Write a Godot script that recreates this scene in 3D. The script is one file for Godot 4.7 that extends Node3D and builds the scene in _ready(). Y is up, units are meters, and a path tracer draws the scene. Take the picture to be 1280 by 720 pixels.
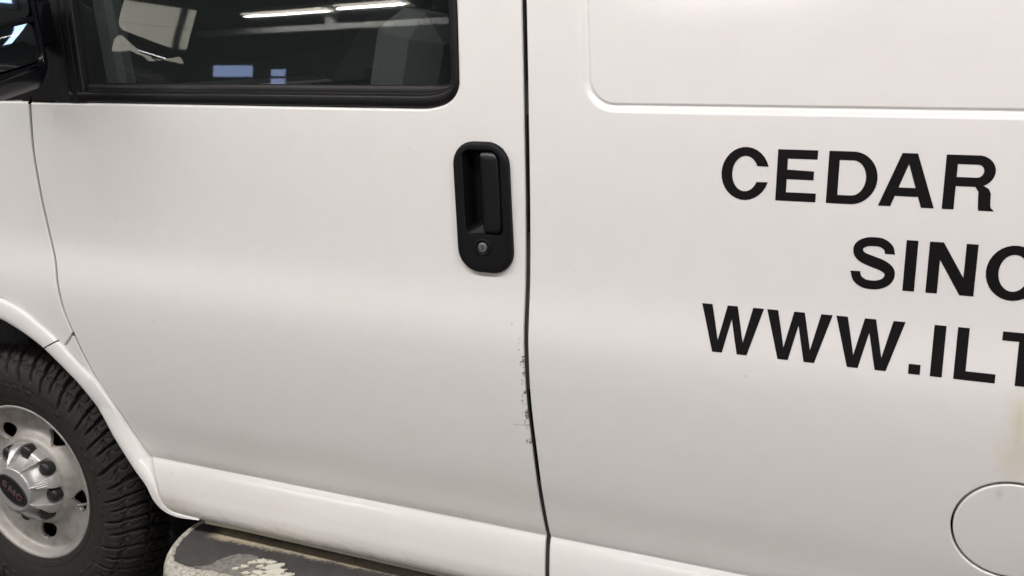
extends Node3D
# A white cargo van seen close from the driver's side in a workshop. x runs to the rear of the van, y up, z out of its left side.

var M := {}
var Z_TABLE := PackedFloat32Array()
const Y_LOW := 0.30
const Y_STEP := 0.001

# ---------------------------------------------------------------- mesh building
class Builder:
	var v := PackedVector3Array()
	var n := PackedVector3Array()
	var uv := PackedVector2Array()
	var idx := PackedInt32Array()

	func vert(p: Vector3, nn: Vector3, t := Vector2.ZERO) -> int:
		v.append(p); n.append(nn); uv.append(t)
		return v.size() - 1

	func tri(a: int, b: int, c: int) -> void:
		var face := (v[c] - v[a]).cross(v[b] - v[a])
		if face.length_squared() < 1e-18:
			return
		if face.dot(n[a] + n[b] + n[c]) < 0.0:
			idx.append_array([a, c, b])
		else:
			idx.append_array([a, b, c])

	func quad(a: int, b: int, c: int, d: int) -> void:
		tri(a, b, c); tri(a, c, d)

	func flat(pts: Array, nn: Vector3) -> void:
		var first := v.size()
		for p in pts:
			vert(p, nn)
		for k in range(1, pts.size() - 1):
			tri(first, first + k, first + k + 1)

	# rows of points; normals from the neighbours, pointing along hint (or away from it when radial)
	func grid(rows: Array, hint: Vector3, radial := false, wrap := false, uvs: Array = []) -> void:
		var h := rows.size()
		var w: int = rows[0].size()
		var first := v.size()
		for i in h:
			var up: PackedVector3Array = rows[max(i - 1, 0)]
			var mid: PackedVector3Array = rows[i]
			var down: PackedVector3Array = rows[min(i + 1, h - 1)]
			for j in w:
				var l := j - 1
				var r := j + 1
				if wrap:
					l = (l + w) % w
					r = r % w
				else:
					l = max(l, 0)
					r = min(r, w - 1)
				var nn := (mid[r] - mid[l]).cross(down[j] - up[j])
				if nn.length_squared() < 1e-20:
					nn = (mid[j] - hint) if radial else hint
				nn = nn.normalized()
				var way := (mid[j] - hint) if radial else hint
				if nn.dot(way) < 0.0:
					nn = -nn
				vert(mid[j], nn, uvs[i][j] if uvs else Vector2.ZERO)
		for i in h - 1:
			for j in (w if wrap else w - 1):
				var a := first + i * w + j
				var b := first + i * w + (j + 1) % w
				quad(a, b, b + w, a + w)

	func reorient() -> void:
		var old := idx
		idx = PackedInt32Array()
		for k in range(0, old.size(), 3):
			tri(old[k], old[k + 1], old[k + 2])

	# a box with chamfered edges
	func box(at: Transform3D, size: Vector3, b: float) -> void:
		var s := size * 0.5
		b = min(b, min(s.x, min(s.y, s.z)) * 0.9)
		var corner := func(sg: Vector3, axis: int) -> Vector3:
			var p := Vector3(sg.x * (s.x - b), sg.y * (s.y - b), sg.z * (s.z - b))
			p[axis] = sg[axis] * s[axis]
			return at * p
		for k in 3:
			var k1 := (k + 1) % 3
			var k2 := (k + 2) % 3
			for sk in [-1.0, 1.0]:
				var pts := []
				for c in [[-1.0, -1.0], [1.0, -1.0], [1.0, 1.0], [-1.0, 1.0]]:
					var sg := Vector3.ZERO
					sg[k] = sk; sg[k1] = c[0]; sg[k2] = c[1]
					pts.append(corner.call(sg, k))
				var nn := Vector3.ZERO
				nn[k] = sk
				flat(pts, (at.basis * nn).normalized())
			for s1 in [-1.0, 1.0]:
				for s2 in [-1.0, 1.0]:
					var lo := Vector3.ZERO
					lo[k] = -1.0; lo[k1] = s1; lo[k2] = s2
					var hi := lo
					hi[k] = 1.0
					var nn := Vector3.ZERO
					nn[k1] = s1; nn[k2] = s2
					flat([corner.call(lo, k1), corner.call(hi, k1), corner.call(hi, k2), corner.call(lo, k2)], (at.basis * nn).normalized())
		for sx in [-1.0, 1.0]:
			for sy in [-1.0, 1.0]:
				for sz in [-1.0, 1.0]:
					var sg := Vector3(sx, sy, sz)
					flat([corner.call(sg, 0), corner.call(sg, 1), corner.call(sg, 2)], (at.basis * sg).normalized())

	# profile of (radius, height along the axis z of at)
	func lathe(at: Transform3D, profile: Array, seg: int, inside := Vector3(0, 0, -0.02), facing := false) -> void:
		var rows := []
		for p in profile:
			var row := PackedVector3Array()
			for j in seg:
				var a := TAU * j / seg
				row.append(at * Vector3(p.x * cos(a), p.x * sin(a), p.y))
			rows.append(row)
		grid(rows, at.basis.z if facing else at * inside, not facing, true)

	func tube(pts: Array, r: float, seg := 10, ref := Vector3.ZERO) -> void:
		var rows := []
		for i in pts.size():
			var t: Vector3 = (pts[min(i + 1, pts.size() - 1)] - pts[max(i - 1, 0)]).normalized()
			var side := t.cross(ref if ref != Vector3.ZERO else (Vector3.UP if abs(t.y) < 0.9 else Vector3.RIGHT)).normalized()
			var top := side.cross(t)
			var row := PackedVector3Array()
			for j in seg:
				var a := TAU * j / seg
				row.append(pts[i] + (side * cos(a) + top * sin(a)) * r)
			rows.append(row)
		var first := v.size()
		grid(rows, Vector3.UP, false, true)
		for i in pts.size():
			for j in seg:
				n[first + i * seg + j] = (v[first + i * seg + j] - pts[i]).normalized()
		for e in [0, pts.size() - 1]:
			var t: Vector3 = (pts[e] - pts[1 if e == 0 else e - 1]).normalized()
			var cap := []
			for j in seg:
				cap.append(v[first + e * seg + j])
			flat(cap, t)

	func mesh() -> ArrayMesh:
		var a := []
		a.resize(Mesh.ARRAY_MAX)
		a[Mesh.ARRAY_VERTEX] = v
		a[Mesh.ARRAY_NORMAL] = n
		a[Mesh.ARRAY_TEX_UV] = uv
		a[Mesh.ARRAY_INDEX] = idx
		var m := ArrayMesh.new()
		m.add_surface_from_arrays(Mesh.PRIMITIVE_TRIANGLES, a)
		return m

func put(called: String, b: Builder, m: Material, parent: Node3D = self) -> MeshInstance3D:
	var o := MeshInstance3D.new()
	o.name = called
	o.mesh = b.mesh()
	o.material_override = m
	parent.add_child(o, true)
	return o

func thing(called: String, label: String, category: String, at := Vector3.ZERO, group := "") -> Node3D:
	var o := Node3D.new()
	o.name = called
	o.position = at
	add_child(o, true)
	o.set_meta("label", label)
	o.set_meta("category", category)
	if group:
		o.set_meta("group", group)
	return o

func at(p: Vector3, b := Basis()) -> Transform3D:
	return Transform3D(b, p)

# ---------------------------------------------------------------- materials
func lin(r: float, g: float, b: float, a := 1.0) -> Color:
	var c := Color(r, g, b).linear_to_srgb()
	c.a = a
	return c

func plain(called: String, c: Color, rough: float, metal := 0.0, spec := 0.5) -> StandardMaterial3D:
	var m := StandardMaterial3D.new()
	m.resource_name = called
	m.albedo_color = c
	m.roughness = rough
	m.metallic = metal
	m.metallic_specular = spec
	M[called] = m
	return m

func noise_tex(size: int, freq: float, ramp: Array, sd: int, octaves := 4, normal := false, bump := 4.0) -> NoiseTexture2D:
	var t := NoiseTexture2D.new()
	var fn := FastNoiseLite.new()
	fn.seed = sd
	fn.frequency = freq
	fn.fractal_octaves = octaves
	t.width = size; t.height = size
	t.seamless = true
	t.noise = fn
	if normal:
		t.as_normal_map = true
		t.bump_strength = bump
	else:
		var g := Gradient.new()
		g.offsets = PackedFloat32Array(ramp.map(func(r): return r[0]))
		g.colors = PackedColorArray(ramp.map(func(r): return r[1]))
		t.color_ramp = g
	return t

# paint with the wear that sits on it; x0, y1 is the top left corner of the sheet, w by h metres
func paint_sheet(called: String, x0: float, y1: float, w: float, h: float, marks: Callable) -> StandardMaterial3D:
	var px := 1024
	var im := Image.create(px, px, false, Image.FORMAT_RGB8)
	var fn := FastNoiseLite.new()
	fn.seed = 5
	fn.frequency = 3.0
	fn.fractal_octaves = 4
	for j in px:
		var y := y1 - h * (j + 0.5) / px
		for i in px:
			var x := x0 + w * (i + 0.5) / px
			var k := 0.5 * fn.get_noise_2d(x * 4.0, y * 4.0)
			var c := Vector3(0.800, 0.790, 0.774) * (1.0 + 0.022 * k)
			c = marks.call(c, x, y, fn)
			im.set_pixel(i, j, Color(c.x, c.y, c.z).linear_to_srgb())
	var rng := RandomNumberGenerator.new()
	rng.seed = 77
	for k in (20 if called == "door_paint" else 7):   # small specks of grime and stone chips
		var sx := rng.randi_range(4, px - 6)
		var sy := rng.randi_range(int(px * 0.3), px - 6)
		var c0 := im.get_pixel(sx, sy)
		var f := rng.randf_range(0.70, 0.90)
		for q in rng.randi_range(1, 3):
			im.set_pixel(sx + q % 2, sy + q / 2, Color(c0.r * f, c0.g * f, c0.b * f * 0.97))
	var m := plain(called, Color.WHITE, 0.42)
	m.albedo_texture = ImageTexture.create_from_image(im)
	m.texture_repeat = false
	m.clearcoat_enabled = true
	m.clearcoat = 0.55
	m.clearcoat_roughness = 0.16
	return m

func make_materials() -> void:
	var plain_paint := plain("white_paint", lin(0.80, 0.790, 0.774), 0.42)
	plain_paint.clearcoat_enabled = true
	plain_paint.clearcoat = 0.55
	plain_paint.clearcoat_roughness = 0.16
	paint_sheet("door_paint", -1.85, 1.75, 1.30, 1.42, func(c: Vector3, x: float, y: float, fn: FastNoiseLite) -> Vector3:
		# road dirt along the bottom edge
		var low := smoothstep(0.425, 0.372, y + 0.012 * fn.get_noise_2d(x * 9.0, y * 30.0) + 0.010 * fn.get_noise_2d(x * 2.0, 3.0))
		low = max(low * 0.75, 0.55 * smoothstep(-1.40, -1.52, x + 0.02 * fn.get_noise_2d(x * 14.0, y * 14.0)) * smoothstep(0.46, 0.40, y))
		c = c.lerp(Vector3(0.36, 0.31, 0.24), low)
		var tint_amount := smoothstep(0.86, 0.45, y + 0.05 * fn.get_noise_2d(x * 2.2, y * 3.0)) * (0.75 + 0.5 * fn.get_noise_2d(x * 1.3, y * 2.6))  # paint turns greyer and yellower towards the bottom, unevenly
		tint_amount = max(tint_amount, 0.0) + 0.5 * smoothstep(-1.20, -1.62, x) * smoothstep(0.60, 0.42, y) * (0.6 + fn.get_noise_2d(x * 10.0, y * 10.0))
		c = c.lerp(Vector3(0.60, 0.575, 0.49), clampf(tint_amount * 0.24, 0.0, 0.6))
		# shade line of the crease, painted into the colour and broken by noise
		var crease := exp(-pow((y - 0.516) / 0.006, 2.0)) * (0.5 + 0.5 * fn.get_noise_2d(x * 6.0, 9.0))
		c = c.lerp(Vector3(0.42, 0.40, 0.36), 0.32 * crease)
		# chipped rear edge
		var edge := seam_b(y) - 0.0045 - x
		if y > 0.70 and y < 0.905 and edge < 0.009:
			var chip := fn.get_noise_2d(x * 40.0, y * 15.0) + 0.35 * fn.get_noise_2d(x * 160.0, y * 160.0)
			if chip > 0.10 + edge * 48.0:
				c = Vector3(0.17, 0.165, 0.16)
		# two faint scratches
		if abs(y - 0.735 - (x + 0.655) * 0.1) < 0.0010 and x > -0.665:
			c *= 0.75
		return c)
	paint_sheet("panel_paint", -0.66, 1.75, 2.10, 1.42, func(c: Vector3, x: float, y: float, fn: FastNoiseLite) -> Vector3:
		var low := smoothstep(0.425, 0.372, y + 0.012 * fn.get_noise_2d(x * 9.0, y * 30.0))
		c = c.lerp(Vector3(0.36, 0.31, 0.24), low * 0.75)
		var tint_amount := smoothstep(0.80, 0.45, y + 0.05 * fn.get_noise_2d(x * 2.2, y * 3.0)) * (0.75 + 0.5 * fn.get_noise_2d(x * 1.3, y * 2.6))  # the same tint, growing towards the bottom of the panel
		c = c.lerp(Vector3(0.60, 0.575, 0.51), clampf(tint_amount * 0.20, 0.0, 0.5))
		# rusty fuel run above the filler door
		var run := smoothstep(0.096, 0.150, x + 0.018 * fn.get_noise_2d(x * 7.0, y * 5.0)) * smoothstep(0.93, 0.87, y) * smoothstep(0.745, 0.80, y) * smoothstep(0.26, 0.18, x)
		c = c.lerp(Vector3(0.68, 0.63, 0.46), clampf(run * (0.62 + 0.5 * fn.get_noise_2d(x * 16.0, y * 2.0) + 0.25 * fn.get_noise_2d(x * 60.0, y * 60.0)), 0.0, 0.8))
		var smudge := exp(-pow((x - 0.1215) / 0.004, 2.0) - pow((y - 0.744) / 0.008, 2.0))
		c = c.lerp(Vector3(0.55, 0.53, 0.50), 0.5 * smudge)
		return c)
	plain("black_trim", lin(0.008, 0.0072, 0.0080), 0.42, 0.0, 0.35)
	plain("handle_plastic", lin(0.0055, 0.0056, 0.0070), 0.5, 0.0, 0.32)
	plain("flap_plastic", lin(0.0070, 0.0072, 0.0088), 0.34, 0.0, 0.45)
	plain("gloss_black", lin(0.006, 0.006, 0.009), 0.28, 0.0, 0.4)
	plain("rubber_seal", lin(0.010, 0.010, 0.010), 0.75)
	plain("vinyl_letter", lin(0.0075, 0.0058, 0.0065), 0.42, 0.0, 0.32)
	plain("pillar_grey", lin(0.22, 0.22, 0.215), 0.6)
	plain("dark_void", lin(0.010, 0.010, 0.010), 0.9)
	plain("cabin_trim", lin(0.075, 0.090, 0.088), 0.8)
	plain("cabin_dark", lin(0.018, 0.019, 0.020), 0.75)
	var seat := plain("seat_cloth", lin(0.095, 0.108, 0.105), 0.95)
	seat.normal_enabled = true
	seat.normal_texture = noise_tex(256, 0.08, [], 9, 3, true, 3.0)
	seat.uv1_triplanar = true
	seat.uv1_scale = Vector3(9, 9, 9)
	var tyre := plain("tyre_rubber", lin(0.023, 0.0202, 0.0180), 0.75)
	tyre.albedo_texture = noise_tex(512, 0.02, [[0.0, Color(0.80, 0.78, 0.75)], [0.55, Color(1, 1, 1)], [0.8, Color(1, 0.97, 0.93)]], 21, 5)
	tyre.uv1_triplanar = true
	tyre.uv1_scale = Vector3(5, 5, 5)
	tyre.normal_enabled = true
	tyre.normal_texture = noise_tex(512, 0.05, [], 22, 4, true, 2.0)
	tyre.normal_scale = 0.5
	var rim := plain("silver_rim", lin(0.46, 0.45, 0.43), 0.50, 0.30)
	rim.albedo_texture = noise_tex(512, 0.012, [[0.0, Color(0.80, 0.77, 0.72)], [0.42, Color(0.96, 0.95, 0.94)], [1.0, Color(1, 1, 1)]], 31, 5)
	rim.uv1_triplanar = true
	rim.uv1_scale = Vector3(4, 4, 4)
	plain("cap_silver", lin(0.50, 0.49, 0.48), 0.36, 0.45)
	plain("lug_black", lin(0.020, 0.019, 0.019), 0.40)
	plain("emblem_black", lin(0.008, 0.007, 0.008), 0.25)
	plain("emblem_red", lin(0.13, 0.045, 0.042), 0.4)
	plain("emblem_edge", lin(0.22, 0.20, 0.20), 0.4, 0.3)
	plain("lock_metal", lin(0.30, 0.29, 0.28), 0.38, 0.8)
	plain("rust_drum", lin(0.06, 0.045, 0.035), 0.7, 0.3)
	plain("mirror_glass", lin(0.86, 0.89, 0.93), 0.02, 1.0)
	var chalk := plain("chalky_paint", lin(0.56, 0.54, 0.49), 0.8)
	chalk.albedo_texture = noise_tex(512, 0.03, [[0.0, Color(0.62, 0.60, 0.57)], [0.42, Color(0.86, 0.85, 0.83)], [0.62, Color(1, 1, 0.99)]], 41, 5)
	chalk.uv1_triplanar = true
	chalk.uv1_scale = Vector3(6, 6, 6)
	chalk.normal_enabled = true
	chalk.normal_texture = noise_tex(512, 0.05, [], 42, 4, true, 5.0)
	chalk.normal_scale = 0.3
	plain("flake_paint", lin(0.64, 0.62, 0.52), 0.75)
	var primer := plain("worn_primer", lin(0.235, 0.228, 0.21), 0.85)
	primer.albedo_texture = noise_tex(256, 0.05, [[0.0, Color(0.75, 0.74, 0.7)], [0.7, Color(1, 1, 1)]], 43, 5)
	primer.uv1_triplanar = true
	primer.uv1_scale = Vector3(5, 5, 5)
	var gl := plain("window_glass", lin(0.02, 0.028, 0.028, 0.30), 0.02)
	gl.transparency = BaseMaterial3D.TRANSPARENCY_ALPHA
	gl.metallic_specular = 0.6
	plain("lamp_housing", lin(0.75, 0.75, 0.73), 0.5)
	var floor_m := plain("concrete", lin(0.20, 0.195, 0.185), 0.6)
	floor_m.albedo_texture = noise_tex(1024, 0.006, [[0.0, Color(0.62, 0.61, 0.6)], [0.5, Color(0.85, 0.85, 0.84)], [1.0, Color(1, 1, 1)]], 51, 6)
	floor_m.uv1_triplanar = true
	floor_m.uv1_scale = Vector3(0.5, 0.5, 0.5)
	plain("wall_paint", lin(0.10, 0.10, 0.10), 0.8)
	plain("frame_grey", lin(0.10, 0.11, 0.14), 0.6)
	for g in [["tube_glow", Color(1.0, 0.97, 0.90), 9.0], ["daylight_pane", Color(0.70, 0.79, 1.0), 5.2], ["far_daylight", Color(0.74, 0.84, 1.0), 2.2], ["lit_panel", Color(1.0, 0.97, 0.88), 3.2]]:
		var m := plain(g[0], Color(0.8, 0.8, 0.8), 0.4)
		m.emission_enabled = true
		m.emission = g[1]
		m.emission_energy_multiplier = g[2]

# ---------------------------------------------------------------- the van's side
const PROFILE := [[0.300, -0.16], [0.355, -0.095], [0.362, -0.070], [0.368, -0.050], [0.380, -0.027], [0.390, -0.0175], [0.405, -0.0130], [0.42, -0.0128], [0.45, -0.0185], [0.478, -0.0270], [0.495, -0.0345], [0.5010, -0.0385], [0.5045, -0.0402], [0.5105, -0.0376], [0.56, -0.028], [0.62, -0.016], [0.70, -0.005], [0.78, 0.003], [0.84, 0.0068], [0.87, 0.0072], [0.90, 0.0055], [0.93, 0.001], [0.97, -0.006], [1.0, -0.0095], [1.05, -0.0125], [1.15, -0.016], [1.25, -0.0205], [1.30, -0.024], [1.36, -0.0287], [1.45, -0.0365], [1.60, -0.054], [1.75, -0.080], [1.96, -0.15]]

func curve_at(pts: Array, y: float) -> float:   # monotone cubic through (y, value) pairs that rise in y
	var k := 0
	var last := pts.size() - 1
	if y <= pts[0][0]:
		return pts[0][1]
	if y >= pts[last][0]:
		return pts[last][1]
	while pts[k + 1][0] < y:
		k += 1
	var h: float = pts[k + 1][0] - pts[k][0]
	var d: float = (pts[k + 1][1] - pts[k][1]) / h
	var m := [d, d]
	for e in 2:
		var q := k + e
		if q > 0 and q < last:
			var d0: float = (pts[q][1] - pts[q - 1][1]) / (pts[q][0] - pts[q - 1][0])
			var d1: float = (pts[q + 1][1] - pts[q][1]) / (pts[q + 1][0] - pts[q][0])
			m[e] = 0.0 if d0 * d1 <= 0.0 else 2.0 * d0 * d1 / (d0 + d1)
	var t: float = (y - pts[k][0]) / h
	var t2 := t * t
	var t3 := t2 * t
	return (2 * t3 - 3 * t2 + 1) * pts[k][1] + (t3 - 2 * t2 + t) * h * m[0] + (3 * t2 - 2 * t3) * pts[k + 1][1] + (t3 - t2) * h * m[1]

func zp(y: float) -> float:
	var f: float = clamp((y - Y_LOW) / Y_STEP, 0.0, Z_TABLE.size() - 1.001)
	var i := int(f)
	return lerp(Z_TABLE[i], Z_TABLE[i + 1], f - i)

const SEAM_B := [[0.30, -0.598], [0.4325, -0.6051], [0.4992, -0.6114], [0.5666, -0.6178], [0.6781, -0.6245], [0.7898, -0.6319], [0.8749, -0.6344], [0.96, -0.6368], [1.129, -0.6384], [1.2934, -0.6433], [1.4675, -0.6518], [1.96, -0.690]]
const SEAM_F := [[0.385, -1.485], [0.401, -1.5198], [0.422, -1.5347], [0.4604, -1.5508], [0.500, -1.5716], [0.516, -1.5835], [0.6093, -1.6300], [0.6856, -1.6752], [0.7474, -1.7025], [0.7843, -1.7151], [0.8382, -1.7334], [0.9053, -1.7457], [0.943, -1.7506], [1.0026, -1.7663], [1.0976, -1.7833], [1.2004, -1.7920], [1.30, -1.7900]]
const ARCH_OUT := [[0.4984, -1.5715], [0.5740, -1.6130], [0.626, -1.6390], [0.680, -1.6720], [0.7094, -1.7017], [0.766, -1.7584], [0.8073, -1.8136], [0.8564, -1.9269], [0.864, -2.03]]

func seam_b(y: float) -> float:
	return curve_at(SEAM_B, y)

func seam_f(y: float) -> float:
	return curve_at(SEAM_F, y)

func recess(x: float, y: float) -> float:   # the pressed panel behind the door: how far the side lies in
	var left := -0.5335 - (y - 1.3394) * 0.075
	var half := Vector2((1.32 - left) * 0.5, 0.31)
	var c := Vector2((1.32 + left) * 0.5, 1.3000 + half.y)
	var r := 0.042
	var q := (Vector2(x, y) - c).abs() - half + Vector2(r, r)
	var s: float = -(Vector2(max(q.x, 0.0), max(q.y, 0.0)).length() + min(max(q.x, q.y), 0.0) - r)   # depth inside the rim
	s += 0.013
	if s <= 0.0:
		return 0.0
	return 0.0058 * smoothstep(0.0, 0.0135, s) - 0.0030 * smoothstep(0.0125, 0.0168, s)

var sheet_noise := FastNoiseLite.new()

func side_z(x: float, y: float) -> float:
	return zp(y) - recess(x, y) + 0.00042 * sheet_noise.get_noise_2d(x, y)

func surf(x: float, y: float) -> Vector3:
	return Vector3(x, y, side_z(x, y))

func surf_normal(x: float, y: float) -> Vector3:
	var e := 0.0012
	return Vector3(-(side_z(x + e, y) - side_z(x - e, y)) / (2 * e), -(side_z(x, y + e) - side_z(x, y - e)) / (2 * e), 1).normalized()

func uv_of(x: float, y: float, rear: bool) -> Vector2:
	return Vector2((x + 0.66) / 2.10, (1.75 - y) / 1.42) if rear else Vector2((x + 1.85) / 1.30, (1.75 - y) / 1.42)

func y_rows(lo: float, hi: float, step: float, fine: Array = []) -> Array:
	var ys := [lo]
	var y := lo
	while y < hi - 1e-6:
		var s := step
		for f in fine:
			if y >= f[0] - 1e-6 and y < f[1] - 1e-6:
				s = f[2]
		y = min(y + s, hi)
		if hi - y < s * 0.3:
			y = hi
		ys.append(y)
	return ys

# a sheet of the side between two edges, given as functions of the height
func sheet(b: Builder, ys: Array, left: Callable, right: Callable, cols: Array, rear := false, skip: Callable = func(_x, _y): return false) -> Array:
	var first := b.v.size()
	var w := cols.size()
	var lp := PackedVector3Array()
	var rp := PackedVector3Array()
	for y in ys:
		var x0: float = left.call(y)
		var x1: float = right.call(y)
		for t in cols:
			var x: float = lerp(x0, x1, t)
			b.vert(surf(x, y), surf_normal(x, y), uv_of(x, y, rear))
		lp.append(surf(x0, y))
		rp.append(surf(x1, y))
	for i in ys.size() - 1:
		for j in w - 1:
			var a := first + i * w + j
			var m := (b.v[a] + b.v[a + 1 + w]) * 0.5
			if skip.call(m.x, m.y):
				continue
			b.quad(a, a + 1, a + 1 + w, a + w)
	return [lp, rp]

func even(n: int) -> Array:
	return range(n + 1).map(func(k): return float(k) / n)

# the rolled edge of a sheet: along pts on the surface, turning in over radius r and going on to a depth
func roll(b: Builder, pts: PackedVector3Array, way: Vector3, r: float, depth: float, rear := false) -> void:
	var rows := []
	var first := b.v.size()
	var angles := [0.0, 22.5, 45.0, 67.5, 90.0]
	var w := angles.size() + 1
	for i in pts.size():
		var p := pts[i]
		var t := (pts[min(i + 1, pts.size() - 1)] - pts[max(i - 1, 0)]).normalized()
		var nn := surf_normal(p.x, p.y)
		var dir := t.cross(nn).normalized()
		if dir.dot(way) < 0.0:
			dir = -dir
		for a in angles:
			var ra := deg_to_rad(a)
			b.vert(p + dir * r * sin(ra) - nn * r * (1.0 - cos(ra)), (nn * cos(ra) + dir * sin(ra)).normalized(), uv_of(p.x, p.y, rear))
		b.vert(p + dir * r - nn * depth, dir, uv_of(p.x, p.y, rear))
	for i in pts.size() - 1:
		for j in w - 1:
			var a := first + i * w + j
			b.quad(a, a + 1, a + 1 + w, a + w)

func along(pts: Array, n: int) -> Array:   # Catmull-Rom through the points
	var out := []
	for k in pts.size() - 1:
		var p0 = pts[max(k - 1, 0)]
		var p1 = pts[k]
		var p2 = pts[k + 1]
		var p3 = pts[min(k + 2, pts.size() - 1)]
		for i in n:
			var t := float(i) / n
			out.append(0.5 * (2.0 * p1 + (p2 - p0) * t + (2.0 * p0 - 5.0 * p1 + 4.0 * p2 - p3) * t * t + (3.0 * p1 - p0 - 3.0 * p2 + p3) * t * t * t))
	out.append(pts[-1])
	return out

const OPENING := [[1.2895, -0.8500], [1.2903, -0.8280], [1.2940, -0.8080], [1.2990, -0.7930], [1.3070, -0.7815], [1.3170, -0.7740], [1.3278, -0.7705], [1.345, -0.7700], [1.4709, -0.7762], [1.66, -0.792]]

func build_door(van: Node3D) -> void:
	var b := Builder.new()
	var g := 0.0033
	var gb := 0.0044
	var r := 0.0022
	var fine := [[0.37, 0.40, 0.003], [0.47, 0.525, 0.0025]]
	var left := func(y: float) -> float: return seam_f(y) + g + r
	var right := func(y: float) -> float: return seam_b(y) - gb - r
	var low := y_rows(0.386, 1.2835, 0.010, fine)
	var cols := even(14)
	for k in range(0, 43):
		cols.append(0.872 + 0.096 * k / 42.0)
	cols = cols.filter(func(t): return t < 0.871 or (t >= 0.872 and t <= 0.968) or t > 0.969)
	cols.sort()
	var e := sheet(b, low, left, right, cols, false, func(x: float, y: float) -> bool: return abs(x + (y - 1.1225) * 0.055 + 0.7193) < 0.041 and abs(y - 1.1445) < 0.083)
	roll(b, e[0], Vector3.LEFT, r, 0.006)
	roll(b, e[1], Vector3.RIGHT, r, 0.006)
	# the strip behind the window, up to the roof; the opening's edge runs along the belt, round the corner and up
	var rim := PackedVector3Array()
	var inset := []
	for k in OPENING.size():
		var p := Vector2(OPENING[k][1], OPENING[k][0])
		var q := Vector2(OPENING[min(k + 1, OPENING.size() - 1)][1], OPENING[min(k + 1, OPENING.size() - 1)][0]) - Vector2(OPENING[max(k - 1, 0)][1], OPENING[max(k - 1, 0)][0])
		inset.append(p + Vector2(q.y, -q.x).normalized() * 0.006)
	inset = along(inset, 5)
	for k in 41:
		rim.append(surf(lerp(-1.7862, inset[0].x, k / 41.0), inset[0].y))
	for q in inset:
		rim.append(surf(q.x, q.y))
	var win := {}
	var high := []
	for q in inset:
		if high.is_empty() or q.y > high[-1] + 1e-5:
			high.append(q.y)
			win[q.y] = q.x
	var s := sheet(b, high, func(y): return win[y], right, even(8))
	roll(b, s[1], Vector3.RIGHT, r, 0.006)
	roll(b, rim, Vector3(-1, 1, 0), 0.006, 0.016)
	# the rolled bottom edge
	var bottom := PackedVector3Array()
	for k in 31:
		bottom.append(surf(lerp(left.call(0.386), right.call(0.386), k / 30.0), 0.386))
	roll(b, bottom, Vector3.DOWN, 0.012, 0.030)
	# header above the window
	var head := y_rows(1.665, 1.72, 0.012)
	sheet(b, head, func(_y): return -1.74, right, even(16))
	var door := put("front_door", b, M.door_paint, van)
	door.set_meta("label", "white front door with chipped rear edge")

	# black trim round the glass
	b = Builder.new()
	var outer := []
	var inner := []
	for k in 25:
		outer.append(Vector2(lerp(-1.672, -0.845, k / 24.0), 1.2898))
		inner.append(Vector2(lerp(-1.672, -0.860, k / 24.0), 1.3290))
	for k in range(1, OPENING.size()):
		outer.append(Vector2(OPENING[k][1] + 0.0012, OPENING[k][0] - 0.0004))
	var corner := [Vector2(-0.846, 1.3290), Vector2(-0.832, 1.3291), Vector2(-0.818, 1.3292), Vector2(-0.806, 1.3294), Vector2(-0.797, 1.3298), Vector2(-0.7905, 1.3310), Vector2(-0.7885, 1.345), Vector2(-0.7948, 1.4709), Vector2(-0.811, 1.66)]
	inner.append_array(corner)
	var sections := [[0.0, -0.008], [0.02, -0.0025], [0.10, 0.0015], [0.25, 0.003], [0.45, 0.0028], [0.56, 0.0008], [0.60, -0.003], [0.62, -0.0052], [0.66, -0.0040], [0.80, -0.0050], [0.96, -0.0065], [1.0, -0.009], [1.0, -0.017]]
	var rows := []
	for c in sections:
		var row := PackedVector3Array()
		for k in outer.size():
			var p: Vector2 = outer[k].lerp(inner[k], c[0])
			row.append(Vector3(p.x, p.y, zp(p.y) + c[1]))
		rows.append(row)
	b.grid(rows, Vector3(0, 0.1, 1))
	put("window_trim", b, M.black_trim, door)
	b = Builder.new()
	rows = []
	for y in y_rows(1.318, 1.70, 0.02):
		var row := PackedVector3Array()
		for k in 13:
			row.append(Vector3(lerp(-1.70, -0.772, k / 12.0), y, zp(y) - 0.0145))
		rows.append(row)
	b.grid(rows, Vector3(0, 0.1, 1))
	put("window_glass", b, M.window_glass, door)
	# the bar that carries the front edge of the glass
	b = Builder.new()
	rows = []
	for y in y_rows(1.291, 1.70, 0.02):
		var row := PackedVector3Array()
		var x0: float = -1.6655 - (y - 1.2897) * 0.131
		for c in [[0.0, -0.012], [0.0, 0.001], [0.006, 0.003], [0.018, 0.003], [0.0205, 0.0], [0.0225, 0.0], [0.025, 0.002], [0.034, 0.002], [0.0375, -0.001], [0.0375, -0.018]]:
			row.append(Vector3(x0 + c[0], y, zp(y) + c[1]))
		rows.append(row)
	b.grid(rows, Vector3(0, 0.1, 1))
	put("window_division_bar", b, M.black_trim, door)
	# the black panel that the mirror is bolted to
	b = Builder.new()
	rows = []
	for y in y_rows(1.2915, 1.60, 0.02):
		var row := PackedVector3Array()
		var x1: float = -1.667 - (y - 1.2897) * 0.131
		for t in [0.0, 0.02, 0.3, 0.6, 0.97, 1.0]:
			row.append(Vector3(lerp(-1.784, x1, t), y, zp(y) + (-0.004 if t in [0.0, 1.0] else 0.0015)))
		rows.append(row)
	b.grid(rows, Vector3(0, 0.1, 1))
	put("mirror_sail_panel", b, M.black_trim, door)

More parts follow.
